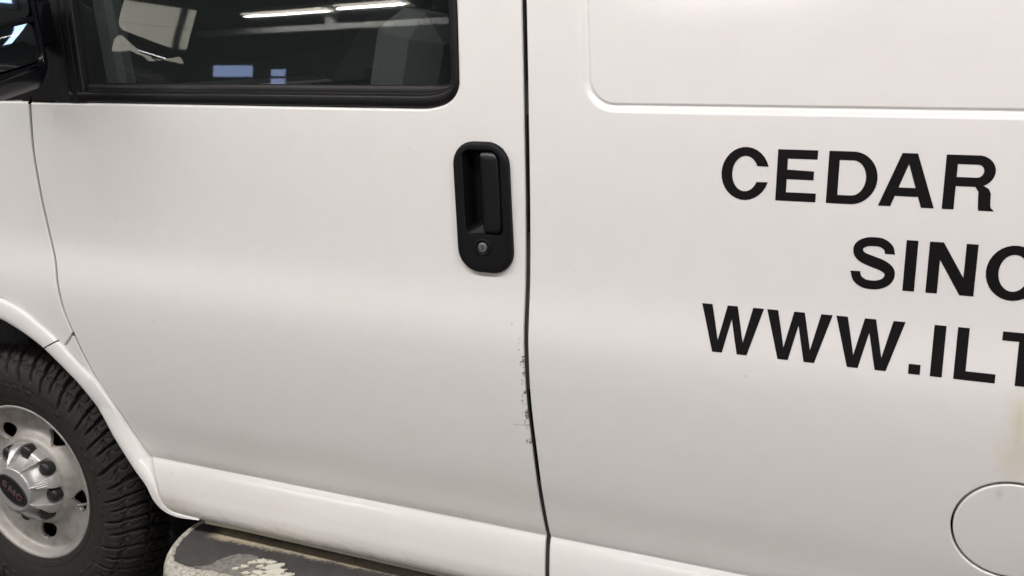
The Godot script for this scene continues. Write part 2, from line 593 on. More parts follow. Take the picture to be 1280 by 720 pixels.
func build_fender(van: Node3D) -> void:
	var b := Builder.new()
	var g := 0.0033
	var r := 0.0022
	var right := func(y: float) -> float: return seam_f(y) - g - r
	var arch := func(y: float) -> float: return curve_at(ARCH_OUT, y)
	var e := sheet(b, y_rows(0.862, 1.285, 0.014), func(_y): return -2.95, right, even(14))
	roll(b, e[1], Vector3.RIGHT, r, 0.006)
	var top := PackedVector3Array()
	for k in 21:
		top.append(surf(lerp(-2.95, right.call(1.285), k / 20.0), 1.285))
	roll(b, top, Vector3.UP, 0.006, 0.03)
	# behind the arch, down to the joint with the cab corner; the joint runs up to the rear
	var joint := func(x: float) -> float: return 0.7452 + (x + 1.8034) * 0.4815
	var rows := []
	var norms := []
	var lp := PackedVector3Array()
	for k in 21:
		var row := PackedVector3Array()
		for j in 15:
			var t := j / 14.0
			# from the arch line out to the door gap, sweeping round
			var ya: float = lerp(0.7597, 0.862, k / 20.0)
			var yb: float = lerp(0.7905, 0.862, k / 20.0)
			var pa := Vector2(arch.call(ya) - 0.004, ya)
			var pb := Vector2(right.call(yb), yb)
			var p := pa.lerp(pb, t)
			row.append(surf(p.x, p.y))
		rows.append(row)
	b.grid(rows, Vector3(0, 0, 1))
	var le := PackedVector3Array()
	for row in rows:
		le.append(row[14])
	roll(b, le, Vector3.RIGHT, r, 0.006)
	var je := PackedVector3Array()
	for j in 15:
		je.append(rows[0][j])
	roll(b, je, Vector3(0.5, -1, 0), 0.002, 0.018)
	# ahead of the wheel
	sheet(b, y_rows(0.42, 0.862, 0.02), func(_y): return -2.95, func(y): return -4.06 - arch.call(max(y, 0.4984)), even(4))
	put("front_fender", b, M.white_paint, van)

	# the corner piece below the joint
	b = Builder.new()
	rows = []
	for k in 25:
		var row := PackedVector3Array()
		var ya: float = lerp(0.7545, 0.515, k / 24.0)
		var yb: float = lerp(0.7835, 0.517, k / 24.0)
		var pa := Vector2(arch.call(ya), ya)
		var pb := Vector2(right.call(yb), yb)
		if pa.x > pb.x:
			pa.x = pb.x - 0.001
		for j in 6:
			var p := pa.lerp(pb, j / 5.0)
			row.append(surf(p.x, p.y))
		rows.append(row)
	b.grid(rows, Vector3(0, 0, 1))
	var ce := PackedVector3Array()
	for row in rows:
		ce.append(row[5])
	roll(b, ce, Vector3.RIGHT, r, 0.006)
	ce = rows[0]
	roll(b, ce, Vector3(-0.5, 1, 0), 0.002, 0.018)
	put("cab_corner", b, M.white_paint, van)

	# the lip round the wheel arch, in two lengths that meet at the joint
	var out_line := []
	var in_line := []
	for p in [[-2.50, 0.47], [-2.44, 0.57], [-2.377, 0.673], [-2.305, 0.761], [-2.226, 0.824], [-2.132, 0.853], [-2.03, 0.864], [-1.9269, 0.8564], [-1.8640, 0.8370], [-1.8136, 0.8073], [-1.7584, 0.7660], [-1.7017, 0.7094], [-1.6720, 0.6800], [-1.6390, 0.6260], [-1.6130, 0.5740], [-1.5716, 0.5000], [-1.5508, 0.4604], [-1.5347, 0.4220], [-1.5198, 0.4010], [-1.4900, 0.3920], [-1.4300, 0.3885]]:
		out_line.append(Vector2(p[0], p[1]))
	for p in [[-2.47, 0.43], [-2.41, 0.50], [-2.335, 0.624], [-2.255, 0.724], [-2.180, 0.778], [-2.11, 0.803], [-2.03, 0.812], [-1.9404, 0.8035], [-1.8900, 0.7870], [-1.8450, 0.7660], [-1.8060, 0.7420], [-1.7400, 0.6850], [-1.7080, 0.6480], [-1.6760, 0.6000], [-1.6479, 0.5500], [-1.6040, 0.4850], [-1.5720, 0.4460], [-1.5540, 0.4120], [-1.5280, 0.3905], [-1.4900, 0.3825], [-1.4300, 0.3868]]:
		in_line.append(Vector2(p[0], p[1]))
	out_line = along(out_line, 40)
	in_line = along(in_line, 40)
	var cut := 0
	for k in out_line.size():
		if out_line[k].x < -1.764:
			cut = k
	for half in 2:
		b = Builder.new()
		rows = []
		var span := range(0, cut + 1) if half == 0 else range(cut + 1, out_line.size())
		for c in [[-0.16, -0.014], [-0.05, -0.013], [0.03, -0.010], [0.07, -0.001], [0.10, 0.0060], [0.16, 0.0085], [0.32, 0.0110], [0.50, 0.0128], [0.70, 0.0135], [0.86, 0.0125], [0.93, 0.0095], [0.98, 0.0035], [1.0, -0.004], [0.99, -0.020], [0.93, -0.05]]:
			var row := PackedVector3Array()
			for k in span:
				var p: Vector2 = out_line[k].lerp(in_line[k], c[0])
				row.append(Vector3(p.x, p.y, (zp(p.y) if p.y > 0.62 else lerp(min(zp(max(p.y, 0.392)), -0.014), lerp(-0.016, -0.014, clampf((0.62 - p.y) / 0.2, 0.0, 1.0)), smoothstep(0.0, 0.45, c[0]))) + c[1] * (lerp(1.0, -0.1, smoothstep(-1.74, -1.45, p.x)) if c[1] > 0.0 else 1.0)))
			rows.append(row)
		# a small gap at the joint
		if half == 1:
			for row in rows:
				row[0] = row[0].lerp(row[1], 0.9)
		b.grid(rows, Vector3(0, 0, 1))
		put("wheel_arch_lip", b, M.white_paint, van)

func build_rear_side(van: Node3D) -> void:
	var b := Builder.new()
	var gb := 0.0046
	var r := 0.0030
	var left := func(y: float) -> float: return seam_b(y) + gb + r
	var ys := y_rows(0.386, 1.72, 0.012, [[0.37, 0.40, 0.003], [0.47, 0.525, 0.0025], [1.278, 1.35, 0.0018]])
	var e := sheet(b, ys, left, func(_y): return -0.585, even(3), true)
	roll(b, e[0], Vector3.LEFT, r, 0.020, true)
	# columns, with the filler door left out
	var fx := 0.1445
	var fy := 0.6820
	var hole := 0.105
	var xs := []
	xs.append_array(y_rows(-0.585, -0.48, 0.0020))
	xs.append_array(y_rows(-0.48, fx - hole, 0.03).slice(1))
	xs.append_array(y_rows(fx - hole, fx + hole, 0.03).slice(1))
	xs.append_array(y_rows(fx + hole, 1.40, 0.05).slice(1))
	var rows := ys.duplicate()
	for c in [fy - hole, fy + hole]:
		rows.append(c)
	rows.sort()
	var first := b.v.size()
	var w := xs.size()
	for y in rows:
		for x in xs:
			b.vert(surf(x, y), surf_normal(x, y), uv_of(x, y, true))
	for i in rows.size() - 1:
		for j in w - 1:
			var mx: float = (xs[j] + xs[j + 1]) * 0.5
			var my: float = (rows[i] + rows[i + 1]) * 0.5
			if abs(mx - fx) < hole and abs(my - fy) < hole:
				continue
			var a := first + i * w + j
			b.quad(a, a + 1, a + 1 + w, a + w)
	# from the square round to the filler hole
	var rad := 0.0865
	var ring := []
	var edge := PackedVector3Array()
	first = b.v.size()
	var seg := 96
	for k in seg + 1:
		var a := TAU * k / seg
		var d := Vector2(cos(a), sin(a))
		var sq: Vector2 = d * (hole / max(abs(d.x), abs(d.y)))
		for t in 5:
			var p := sq.lerp(d * rad, t / 4.0) + Vector2(fx, fy)
			b.vert(surf(p.x, p.y), surf_normal(p.x, p.y), uv_of(p.x, p.y, true))
		edge.append(surf(fx + d.x * rad, fy + d.y * rad))
	for k in seg:
		for t in 4:
			var a := first + k * 5 + t
			b.quad(a, a + 1, a + 6, a + 5)
	# its rolled rim
	first = b.v.size()
	for k in seg + 1:
		var a := TAU * k / seg
		var d := Vector3(-cos(a), -sin(a), 0)
		var nn := surf_normal(edge[k].x, edge[k].y)
		for q in [0.0, 30.0, 60.0, 90.0]:
			var ra := deg_to_rad(q)
			b.vert(edge[k] + d * 0.0032 * sin(ra) - nn * 0.0032 * (1 - cos(ra)), nn * cos(ra) + d * sin(ra), uv_of(edge[k].x, edge[k].y, true))
		b.vert(edge[k] + d * 0.0032 - nn * 0.02, d, uv_of(edge[k].x, edge[k].y, true))
	for k in seg:
		for t in 4:
			var a := first + k * 5 + t
			b.quad(a, a + 1, a + 6, a + 5)
	var bottom := PackedVector3Array()
	for k in 41:
		bottom.append(surf(lerp(left.call(0.386), 1.40, k / 40.0), 0.386))
	roll(b, bottom, Vector3.DOWN, 0.012, 0.030, true)
	var panel := put("side_panel", b, M.panel_paint, van)
	panel.set_meta("label", "white rear side panel with black lettering")

	b = Builder.new()
	rad = 0.0815
	first = b.v.size()
	var radii := [0.0, 0.02, 0.04, 0.06, 0.0765]
	for k in seg + 1:
		var a := TAU * k / seg
		var d := Vector3(cos(a), sin(a), 0)
		for q in radii:
			var p: Vector3 = Vector3(fx, fy, 0) + d * q
			b.vert(surf(p.x, p.y) - Vector3(0, 0, 0.0008), surf_normal(p.x, p.y), uv_of(p.x, p.y, true))
		var p0: Vector3 = Vector3(fx, fy, 0) + d * 0.0765
		p0 = surf(p0.x, p0.y) - Vector3(0, 0, 0.0008)
		for q in [30.0, 60.0, 90.0]:
			var ra := deg_to_rad(q)
			b.vert(p0 + d * 0.0035 * sin(ra) - Vector3(0, 0, 0.0035) * (1 - cos(ra)), Vector3(0, 0, cos(ra)) + d * sin(ra), uv_of(p0.x, p0.y, true))
		b.vert(p0 + d * 0.0035 - Vector3(0, 0, 0.015), d, uv_of(p0.x, p0.y, true))
	for k in seg:
		for t in 8:
			var a := first + k * 9 + t
			b.quad(a, a + 1, a + 10, a + 9)
	put("fuel_filler_door", b, M.panel_paint, van)
	b = Builder.new()
	b.lathe(at(Vector3(fx, fy, zp(fy) - 0.018)), [Vector2(0.001, 0), Vector2(0.092, 0)], 48)
	put("filler_recess", b, M.dark_void, van)

	# lettering in cut vinyl
	for row in [[1.1610, 0.0775, [["C", -0.3112, 0.0722], ["E", -0.2272, 0.0590], ["D", -0.1530, 0.0700], ["A", -0.0795, 0.0757], ["R", 0.0066, 0.0690]]],
			[1.0370, 0.0757, [["S", -0.1120, 0.0650], ["I", -0.0360, 0.0160], ["N", -0.0045, 0.0640], ["C", 0.0722, 0.0705]]],
			[0.9148, 0.0755, [["W", -0.3318, 0.0978], ["W", -0.2292, 0.0982], ["W", -0.1258, 0.0984], [".", -0.0177, 0.0162], ["I", 0.0122, 0.0162], ["L", 0.0438, 0.0548], ["T", 0.1026, 0.0590]]]]:
		for c in row[2]:
			b = Builder.new()
			letter(b, c[0], c[1], row[0], c[2], row[1])
			put("letter", b, M.vinyl_letter, panel)

# ---------------------------------------------------------------- letters: convex pieces in units of the capital height, joined by scan lines
func bend(cx: float, cy: float, rx: float, ry: float, ix: float, iy: float, a0: float, a1: float, b0: float, b1: float) -> Array:
	var out := []
	var n := 28
	for k in n:
		var q := []
		for e in [k, k + 1]:
			var t: float = float(e) / n
			var oa := deg_to_rad(lerp(a0, a1, t))
			var ia := deg_to_rad(lerp(b0, b1, t))
			q.append([Vector2(cx + rx * cos(oa), cy + ry * sin(oa)), Vector2(cx + ix * cos(ia), cy + iy * sin(ia))])
		out.append([q[0][0], q[1][0], q[1][1], q[0][1]])
	return out

func bar(x0: float, y0: float, x1: float, y1: float) -> Array:
	return [Vector2(x0, y0), Vector2(x1, y0), Vector2(x1, y1), Vector2(x0, y1)]

func glyph(c: String, w: float) -> Array:
	var V := func(l: Array) -> Array:
		var o := []
		for k in range(0, l.size(), 2):
			o.append(Vector2(l[k], l[k + 1]))
		return o
	match c:
		"C":
			return bend(w * 0.505, 0.5, w * 0.505, 0.525, w * 0.505 - 0.215, 0.35, 17.0, 343.0, 26.5, 333.5)
		"E":
			return [bar(0, 0, 0.195, 1), bar(0, 0.825, w * 0.985, 1), bar(0, 0.425, w * 0.92, 0.595), bar(0, 0, w, 0.17)]
		"D":
			var o := bend(w - 0.46, 0.5, 0.46, 0.5, 0.255, 0.335, 90.0, -90.0, 90.0, -90.0)
			o.append_array([bar(0, 0, 0.20, 1), bar(0, 0.835, w - 0.46, 1), bar(0, 0, w - 0.46, 0.165)])
			return o
		"A":
			return [V.call([0, 0, 0.218, 0, 0.485, 0.80, 0.485, 1, 0.355, 1]), V.call([w, 0, w - 0.222, 0, 0.485, 0.80, 0.485, 1, 0.622, 1]), V.call([0.26, 0.20, w - 0.26, 0.20, w - 0.31, 0.36, 0.31, 0.36])]
		"R":
			var o := bend(0.535, 0.715, 0.30, 0.285, 0.11, 0.118, 90.0, -90.0, 90.0, -90.0)
			o.append_array([bar(0, 0, 0.20, 1), bar(0, 0.833, 0.535, 1), bar(0, 0.43, 0.535, 0.597),
				V.call([0.52, 0.44, 0.66, 0.455, 0.755, 0.40, 0.795, 0.31, 0.795, 0.24, 0.59, 0.24, 0.585, 0.34]), V.call([0.59, 0.24, 0.795, 0.24, 0.803, 0.10, 0.818, 0.055, 0.85, 0.025, 0.875, 0.0, 0.610, 0.0, 0.600, 0.08])])
			return o
		"S":
			var mid := along([Vector2(0.720, 0.700), Vector2(0.685, 0.820), Vector2(0.565, 0.910), Vector2(0.415, 0.928), Vector2(0.260, 0.905), Vector2(0.150, 0.825), Vector2(0.140, 0.705), Vector2(0.220, 0.610), Vector2(0.390, 0.540), Vector2(0.580, 0.475), Vector2(0.715, 0.385), Vector2(0.745, 0.270), Vector2(0.690, 0.155), Vector2(0.570, 0.085), Vector2(0.425, 0.065), Vector2(0.275, 0.090), Vector2(0.155, 0.180), Vector2(0.110, 0.320)], 6)
			var k := w / 0.855
			var half := []
			for i in mid.size():
				var t: Vector2 = (mid[min(i + 1, mid.size() - 1)] - mid[max(i - 1, 0)]).normalized()
				# level ends, a thick spine
				var u := float(i) / (mid.size() - 1)
				var h: float = lerp(0.088, 0.108, exp(-pow((u - 0.5) / 0.13, 2.0))) 
				var s := Vector2(-t.y, t.x) * h
				if i == 0 or i == mid.size() - 1:
					s = Vector2(s.x, 0).normalized() * 0.1
				half.append([Vector2((mid[i].x - s.x) * k, mid[i].y - s.y), Vector2((mid[i].x + s.x) * k, mid[i].y + s.y)])
			var o := []
			for i in half.size() - 1:
				o.append([half[i][0], half[i + 1][0], half[i + 1][1], half[i][1]])
			return o
		"I":
			return [bar(0, 0, w, 1)]
		"N":
			return [bar(0, 0, 0.205, 1), bar(w - 0.205, 0, w, 1), V.call([0, 1, 0.245, 1, w, 0, w - 0.245, 0])]
		"W":
			var m := w / 2
			var o := []
			for s in [[0, 1, 0.222, 1, 0.442, 0, 0.285, 0], [0.332, 0, 0.492, 0, m + 0.062, 1, m - 0.105, 1]]:
				var p: Array = V.call(s)
				o.append(p)
				o.append(p.map(func(q): return Vector2(w - q.x, q.y)))
			return o
		"L":
			return [bar(0, 0, 0.205, 1), bar(0, 0, w, 0.172)]
		"T":
			return [bar(0, 0.828, w, 1), bar(w / 2 - 0.103, 0, w / 2 + 0.103, 1)]
		"G":
			var o := bend(0.45, 0.5, 0.45, 0.52, 0.22, 0.33, 30.0, 340.0, 40.0, 330.0)
			o.append_array([bar(0.48, 0.36, 0.88, 0.54), bar(0.70, 0.0, 0.88, 0.54)])
			return o
		"M":
			return [bar(0, 0, 0.22, 1), bar(w - 0.22, 0, w, 1), V.call([0, 1, 0.27, 1, w / 2 + 0.11, 0.1, w / 2 - 0.11, 0.1]), V.call([w, 1, w - 0.27, 1, w / 2 - 0.11, 0.1, w / 2 + 0.11, 0.1])]
		".":
			return [bar(0, 0, w, 0.195)]
	return []

func scan(polys: Array, step: float) -> Array:   # [y0, y1, [[xa0, xb0, xa1, xb1], ...]] slabs
	var ys := []
	var lo := INF
	var hi := -INF
	for p in polys:
		for q in p:
			ys.append(q.y)
			lo = min(lo, q.y)
			hi = max(hi, q.y)
	var y := lo
	while y < hi:
		ys.append(y)
		y += step
	ys.sort()
	var levels := []
	for k in ys:
		if levels.is_empty() or k - levels[-1] > step * 0.12:
			levels.append(k)
	var cut := func(yy: float) -> Array:
		var spans := []
		for p in polys:
			var a := INF
			var b := -INF
			for i in p.size():
				var s: Vector2 = p[i]
				var t: Vector2 = p[(i + 1) % p.size()]
				if (s.y - yy) * (t.y - yy) <= 0.0 and s.y != t.y:
					var x := s.x + (t.x - s.x) * (yy - s.y) / (t.y - s.y)
					a = min(a, x)
					b = max(b, x)
			if b > a:
				spans.append([a, b])
		spans.sort_custom(func(m, n): return m[0] < n[0])
		var out := []
		for s in spans:
			if out and s[0] <= out[-1][1] + 1e-5:
				out[-1][1] = max(out[-1][1], s[1])
			else:
				out.append(s.duplicate())
		return out
	var slabs := []
	for k in levels.size() - 1:
		var y0: float = levels[k]
		var y1: float = levels[k + 1]
		var e := (y1 - y0) * 0.02
		var s0: Array = cut.call(y0 + e)
		var s1: Array = cut.call(y1 - e)
		var quads := []
		if s0.size() == s1.size():
			for i in s0.size():
				quads.append([s0[i][0], s0[i][1], s1[i][0], s1[i][1]])
		else:
			for s in cut.call((y0 + y1) * 0.5):
				quads.append([s[0], s[1], s[0], s[1]])
		slabs.append([y0, y1, quads])
	return slabs

func letter(b: Builder, c: String, x: float, y: float, w: float, h: float) -> void:
	for s in scan(glyph(c, w / h), 0.018):
		for q in s[2]:
			var ids := []
			for p in [[q[0], s[0]], [q[1], s[0]], [q[3], s[1]], [q[2], s[1]]]:
				var px: float = x + p[0] * h
				var py: float = y + p[1] * h
				ids.append(b.vert(surf(px, py) + Vector3(0, 0, 0.0006), surf_normal(px, py)))
			b.quad(ids[0], ids[1], ids[2], ids[3])

# ---------------------------------------------------------------- door handle
func round_rect(cx: float, cy: float, hw: float, hh: float, r: float, per := 8) -> PackedVector2Array:
	var out := PackedVector2Array()
	for k in 4:
		var c := Vector2(cx + (hw - r) * [1, -1, -1, 1][k], cy + (hh - r) * [1, 1, -1, -1][k])
		for i in per + 1:
			var a := PI / 2 * (k + float(i) / per)
			out.append(c + Vector2(cos(a), sin(a)) * r)
	return out

func build_handle(van: Node3D) -> void:
	var c := Vector2(-0.7193, 1.1225)
	var tilt := -0.045
	var place := func(p: Vector2, dz: float) -> Vector3:
		var q := (p - c).rotated(tilt * 0.0) + c
		q.x += (q.y - c.y) * -0.055   # the bezel leans with the rear edge of the door
		return Vector3(q.x, q.y, zp(q.y) + dz)
	var b := Builder.new()
	var rows := []
	# outer edge, crown, then down into the pocket
	var oc := c
	var pc := Vector2(-0.7175, 1.1490)
	for s in [[oc, 0.0530, 0.1135, 0.040, -0.004], [oc, 0.0530, 0.1135, 0.040, 0.004], [oc, 0.0522, 0.1127, 0.040, 0.0066], [oc, 0.0505, 0.1110, 0.039, 0.0085], [oc, 0.0470, 0.1075, 0.037, 0.0094], [oc, 0.0430, 0.1030, 0.034, 0.0096],
			[pc, 0.0363, 0.0738, 0.0125, 0.0090], [pc, 0.0355, 0.0730, 0.012, 0.0082], [pc, 0.0347, 0.0722, 0.0115, 0.0050], [pc, 0.0335, 0.0710, 0.011, -0.022], [pc, 0.0280, 0.0670, 0.010, -0.032], [pc, 0.0100, 0.0450, 0.006, -0.034]]:
		var row := PackedVector3Array()
		for p in round_rect(s[0].x, s[0].y, s[1], s[2], s[3]):
			row.append(place.call(p, s[4]))
		rows.append(row)
	b.grid(rows, Vector3(0, 0, 1), false, true)
	var cap := []
	for p in rows[-1]:
		cap.append(p)
	b.flat(cap, Vector3(0, 0, 1))
	var h := put("door_handle", b, M.handle_plastic, van)
	# the pull: a flap over the rear half of the pocket, hinged at the rear
	b = Builder.new()
	rows = []
	for s in [[0.0, -0.020], [0.0, 0.0005], [0.05, 0.0045], [0.15, 0.0066], [0.45, 0.0084], [0.80, 0.0082], [0.95, 0.0045], [1.0, -0.004]]:
		var row := PackedVector3Array()
		for p in [[0.0, 1.0], [0.04, 1.0], [0.10, 1.0], [0.5, 1.0], [0.90, 1.0], [0.96, 1.0], [1.0, 1.0]]:
			var x: float = lerp(-0.7225, -0.6830, s[0])
			var ty: float = p[0]
			var inset: float = 0.007 * pow(2.0 * abs(ty - 0.5), 8.0) * s[0]
			var y: float = lerp(1.0778, 1.2200, ty)
			row.append(place.call(Vector2(x - inset, y), s[1] - (0.006 if ty in [0.0, 1.0] else 0.0)))
		rows.append(row)
	b.grid(rows, Vector3(0, 0, 1))
	put("pull_flap", b, M.flap_plastic, h)
	# the sloping floor of the pocket that turns up to the flap
	b = Builder.new()
	rows = []
	for s in [[1.0775, 0.006], [1.081, 0.002], [1.086, -0.008], [1.092, -0.026]]:
		var row := PackedVector3Array()
		for k in 5:
			row.append(place.call(Vector2(lerp(-0.7515, -0.718, k / 4.0), s[0] + 0.012 * (k / 4.0) * (1.0 if s[0] > 1.08 else 0.0)), s[1]))
		rows.append(row)
	b.grid(rows, Vector3(0, 0.5, 1))
	put("pocket_floor", b, M.handle_plastic, h)
	# key lock
	var lp: Vector3 = place.call(Vector2(-0.7215, 1.0545), 0.0096)
	b = Builder.new()
	b.lathe(at(lp), [Vector2(0.0165, -0.002), Vector2(0.0160, 0.0012), Vector2(0.0140, 0.0022), Vector2(0.0112, 0.0020), Vector2(0.0100, 0.0006), Vector2(0.0092, -0.002)], 28, Vector3(0, 0, -0.05))
	put("lock_collar", b, M.handle_plastic, h)
	b = Builder.new()
	b.lathe(at(lp), [Vector2(0.0088, -0.002), Vector2(0.0086, 0.0014), Vector2(0.0076, 0.0022), Vector2(0.0030, 0.0024), Vector2(0.0001, 0.0024)], 24, Vector3(0, 0, -0.05))
	put("lock_cylinder", b, M.lock_metal, h)
	b = Builder.new()
	b.box(at(lp + Vector3(0.0004, 0, 0.0026), Basis(Vector3.BACK, 0.25)), Vector3(0.0016, 0.0085, 0.0012), 0.0003)
	put("key_slot", b, M.lug_black, h)

# ---------------------------------------------------------------- front wheel
const MIRROR_PITCH := -5.0
const HUB := Vector3(-2.005, 0.355, -0.060)

func build_wheel(van: Node3D) -> void:
	var base := at(HUB)
	# tyre: a ring with its tread cut in as relief
	var ribs := [Vector2(0.198, -0.006), Vector2(0.2025, 0.004), Vector2(0.209, 0.0085), Vector2(0.218, 0.0125), Vector2(0.2195, 0.0135), Vector2(0.2215, 0.0128), Vector2(0.240, 0.0195), Vector2(0.262, 0.0235), Vector2(0.285, 0.0230), Vector2(0.305, 0.0180), Vector2(0.322, 0.0085), Vector2(0.334, -0.0020), Vector2(0.343, -0.0140), Vector2(0.3485, -0.0270), Vector2(0.3515, -0.0450), Vector2(0.3535, -0.0750), Vector2(0.3545, -0.1050), Vector2(0.3535, -0.1350), Vector2(0.3515, -0.1650), Vector2(0.3480, -0.1830), Vector2(0.338, -0.2000), Vector2(0.318, -0.2200), Vector2(0.280, -0.2350), Vector2(0.230, -0.2300), Vector2(0.200, -0.2050)]
	var prof := along(ribs, 8)
	var arc := [0.0]
	for k in range(1, prof.size()):
		arc.append(arc[-1] + prof[k].distance_to(prof[k - 1]))
	var mid_arc := 0.0
	for k in prof.size():
		if prof[k].y < -0.105 and mid_arc == 0.0:
			mid_arc = arc[k]
	var pitches := 56
	var per := 16
	var seg := pitches * per
	var fn := FastNoiseLite.new()
	fn.seed = 3
	fn.frequency = 1.0
	var rows := []
	for k in prof.size():
		var row := PackedVector3Array()
		var p: Vector2 = prof[k]
		var t: Vector2 = (prof[min(k + 1, prof.size() - 1)] - prof[max(k - 1, 0)]).normalized()
		var out := Vector2(-t.y, t.x)
		if out.dot(p - Vector2(0.27, -0.105)) < 0.0:
			out = -out
		var s: float = arc[k] - mid_arc   # across the tread from its middle, minus is the outer side
		var across: float = abs(s)
		for j in seg:
			var a := TAU * j / seg
			var u := float(j) / per + 0.16 * sin(a * 11.0) + 0.10 * sin(a * 7.0 + 1.0)   # in pitches, of uneven length
			var deep := 0.0
			if across < 0.185:
				# two zigzag grooves round the tyre and one in the middle
				var zig := 0.007 * (1.0 if fposmod(u, 1.0) < 0.5 else -1.0)
				var ring_groove: float = max(smoothstep(0.0062, 0.0035, abs(across - 0.062 - zig * signf(s))), smoothstep(0.0042, 0.0022, abs(s - 0.5 * zig)))
				# cuts across the blocks, slanted
				var uu := u + 0.55 * sin(s * 19.0) + 0.10 * fn.get_noise_2d(floor(u) * 3.7, s * 8.0)
				var f := fposmod(uu, 1.0)
				var wide: float = (0.050 + 0.030 * smoothstep(0.150, 0.110, across)) * (0.8 + 0.5 * fposmod(floor(uu) * 0.37, 1.0)) if across > 0.062 else 0.055
				var cut := smoothstep(wide + 0.045, wide, abs(f - 0.5))
				if across > 0.112:   # shoulder: every cut runs on down the side, every second one further
					var far := 0.187 if int(floor(uu)) % 2 == 0 else 0.166
					cut *= smoothstep(far, far - 0.016, across)
					ring_groove = 0.35 * smoothstep(0.0048, 0.0024, abs(across - 0.127 - 0.004 * (1.0 if fposmod(u, 1.0) < 0.5 else -1.0)))
				var sipe := 0.26 * smoothstep(0.050, 0.022, abs(fposmod(uu + 0.12 * sin(s * 160.0), 1.0) - 0.055)) * smoothstep(0.158, 0.148, across)
				deep = 0.0105 * max(max(ring_groove, cut), sipe) * smoothstep(0.187, 0.165, across)
				if across > 0.132 and across < 0.185:   # raised shoulder blocks
					deep -= (0.0026 + 0.0016 * fn.get_noise_2d(floor(uu) * 5.1, 2.0)) * smoothstep(0.132, 0.140, across) * (1.0 - cut) * smoothstep(0.185, 0.176, across)
			elif s < 0.0 and p.x > 0.258 and p.x < 0.276:   # raised characters that can no longer be read, round the side
				var w := fposmod(u * 0.9, 1.0)
				var gap := fn.get_noise_2d(floor(u * 0.9) * 7.3, 1.0)
				if gap > -0.08:
					deep = -0.0026 * smoothstep(0.30, 0.22, abs(w - 0.5)) * (1.0 if fn.get_noise_2d(u * 4.0, p.x * 240.0) > -0.12 else 0.0)
			var q := p - out * deep
			row.append(HUB + Vector3(q.x * cos(a), q.x * sin(a), q.y))
		rows.append(row)
	var b := Builder.new()
	var ring_first := 0
	b.grid(rows, HUB, true, true)
	# outward means away from the middle of the section, not from the hub
	for i in rows.size():
		for j in seg:
			var id := ring_first + i * seg + j
			var d: Vector3 = b.v[id] - HUB
			var flat2 := Vector2(d.x, d.y)
			var core := Vector3(d.x, d.y, 0) / flat2.length() * 0.275 + Vector3(0, 0, -0.105)
			if b.n[id].dot(d - core) < 0.0:
				b.n[id] = -b.n[id]
	b.reorient()
	var wheel := Node3D.new()
	wheel.name = "front_wheel"
	van.add_child(wheel, true)
	put("tyre", b, M.tyre_rubber, wheel)

	# rim with five hand holes
	b = Builder.new()
	var face := func(r: float) -> float: return curve_at([[0.074, -0.008], [0.100, -0.009], [0.108, -0.0105], [0.114, -0.015], [0.119, -0.024], [0.125, -0.032], [0.134, -0.0345], [0.150, -0.030], [0.166, -0.0245], [0.174, -0.0230]], r)
	b.lathe(base, [Vector2(0.196, -0.030), Vector2(0.2010, -0.012), Vector2(0.2045, -0.002), Vector2(0.2048, 0.0025), Vector2(0.2025, 0.0060), Vector2(0.1985, 0.0065), Vector2(0.1950, 0.0035), Vector2(0.1915, -0.0040), Vector2(0.1880, -0.0150), Vector2(0.1845, -0.0205), Vector2(0.1800, -0.0226), Vector2(0.174, -0.0230)], 160, Vector3.ZERO, true)
	var holes := 5
	var turn := deg_to_rad(-88.0)
	var r_in := 0.1165
	var r_out := 0.166
	var half := func(r: float) -> float:   # half the angle of a hole at this radius: flat side outward, round towards the hub
		var t: float = (r - r_in) / (r_out - r_in)
		if t <= 0.0 or t >= 1.0:
			return 0.0
		return 0.0300 / r * pow(min(1.0, sin(PI * pow(t, 1.35))), 0.42)
	var radii := []
	for k in 41:
		radii.append(lerp(0.074, 0.174, k / 40.0))
	for h in holes:
		var a_mid := turn + TAU * h / holes
		var rws := []
		var edge := []
		for r in radii:
			var row := PackedVector3Array()
			var a0: float = a_mid + half.call(r)
			var a1: float = a_mid + TAU / holes - half.call(r)
			var z: float = face.call(r)
			for k in 17:
				var a: float = lerp(a0, a1, k / 16.0)
				# the dish is pressed in a little round the holes and stands out between them
				var between := 0.5 - 0.5 * cos(TAU * k / 16.0)
				row.append(HUB + Vector3(r * cos(a), r * sin(a), z + 0.004 * between * smoothstep(0.125, 0.14, r) * smoothstep(0.172, 0.15, r)))
			rws.append(row)
		b.grid(rws, Vector3(0, 0, 1))
		for side in [0, 16]:
			var wall := []
			for i in rws.size():
				if radii[i] > r_in - 0.003 and radii[i] < r_out + 0.003:
					var p: Vector3 = rws[i][side]
					var mid := HUB + Vector3(cos(a_mid if side == 0 else a_mid + TAU / holes), sin(a_mid if side == 0 else a_mid + TAU / holes), 0) * 0.142
					var inw := Vector3(mid.x - p.x, mid.y - p.y, 0).normalized() * 0.0025
					wall.append(PackedVector3Array([p, p + inw + Vector3(0, 0, -0.002), p + inw + Vector3(0, 0, -0.010)]))
			b.grid(wall, Vector3(0, 0, 1))
	put("rim", b, M.silver_rim, wheel)
	# the dark brake behind
	b = Builder.new()
	b.lathe(base, [Vector2(0.001, -0.066), Vector2(0.13, -0.068), Vector2(0.150, -0.075), Vector2(0.186, -0.085)], 60, Vector3(0, 0, -0.3))
	put("brake_drum", b, M.rust_drum, wheel)

	# centre cap: a dome with eight ribbed spokes between the nut covers
	b = Builder.new()
	rows = []
	var lug_turn := deg_to_rad(35.0)
	var cap_seg := 384
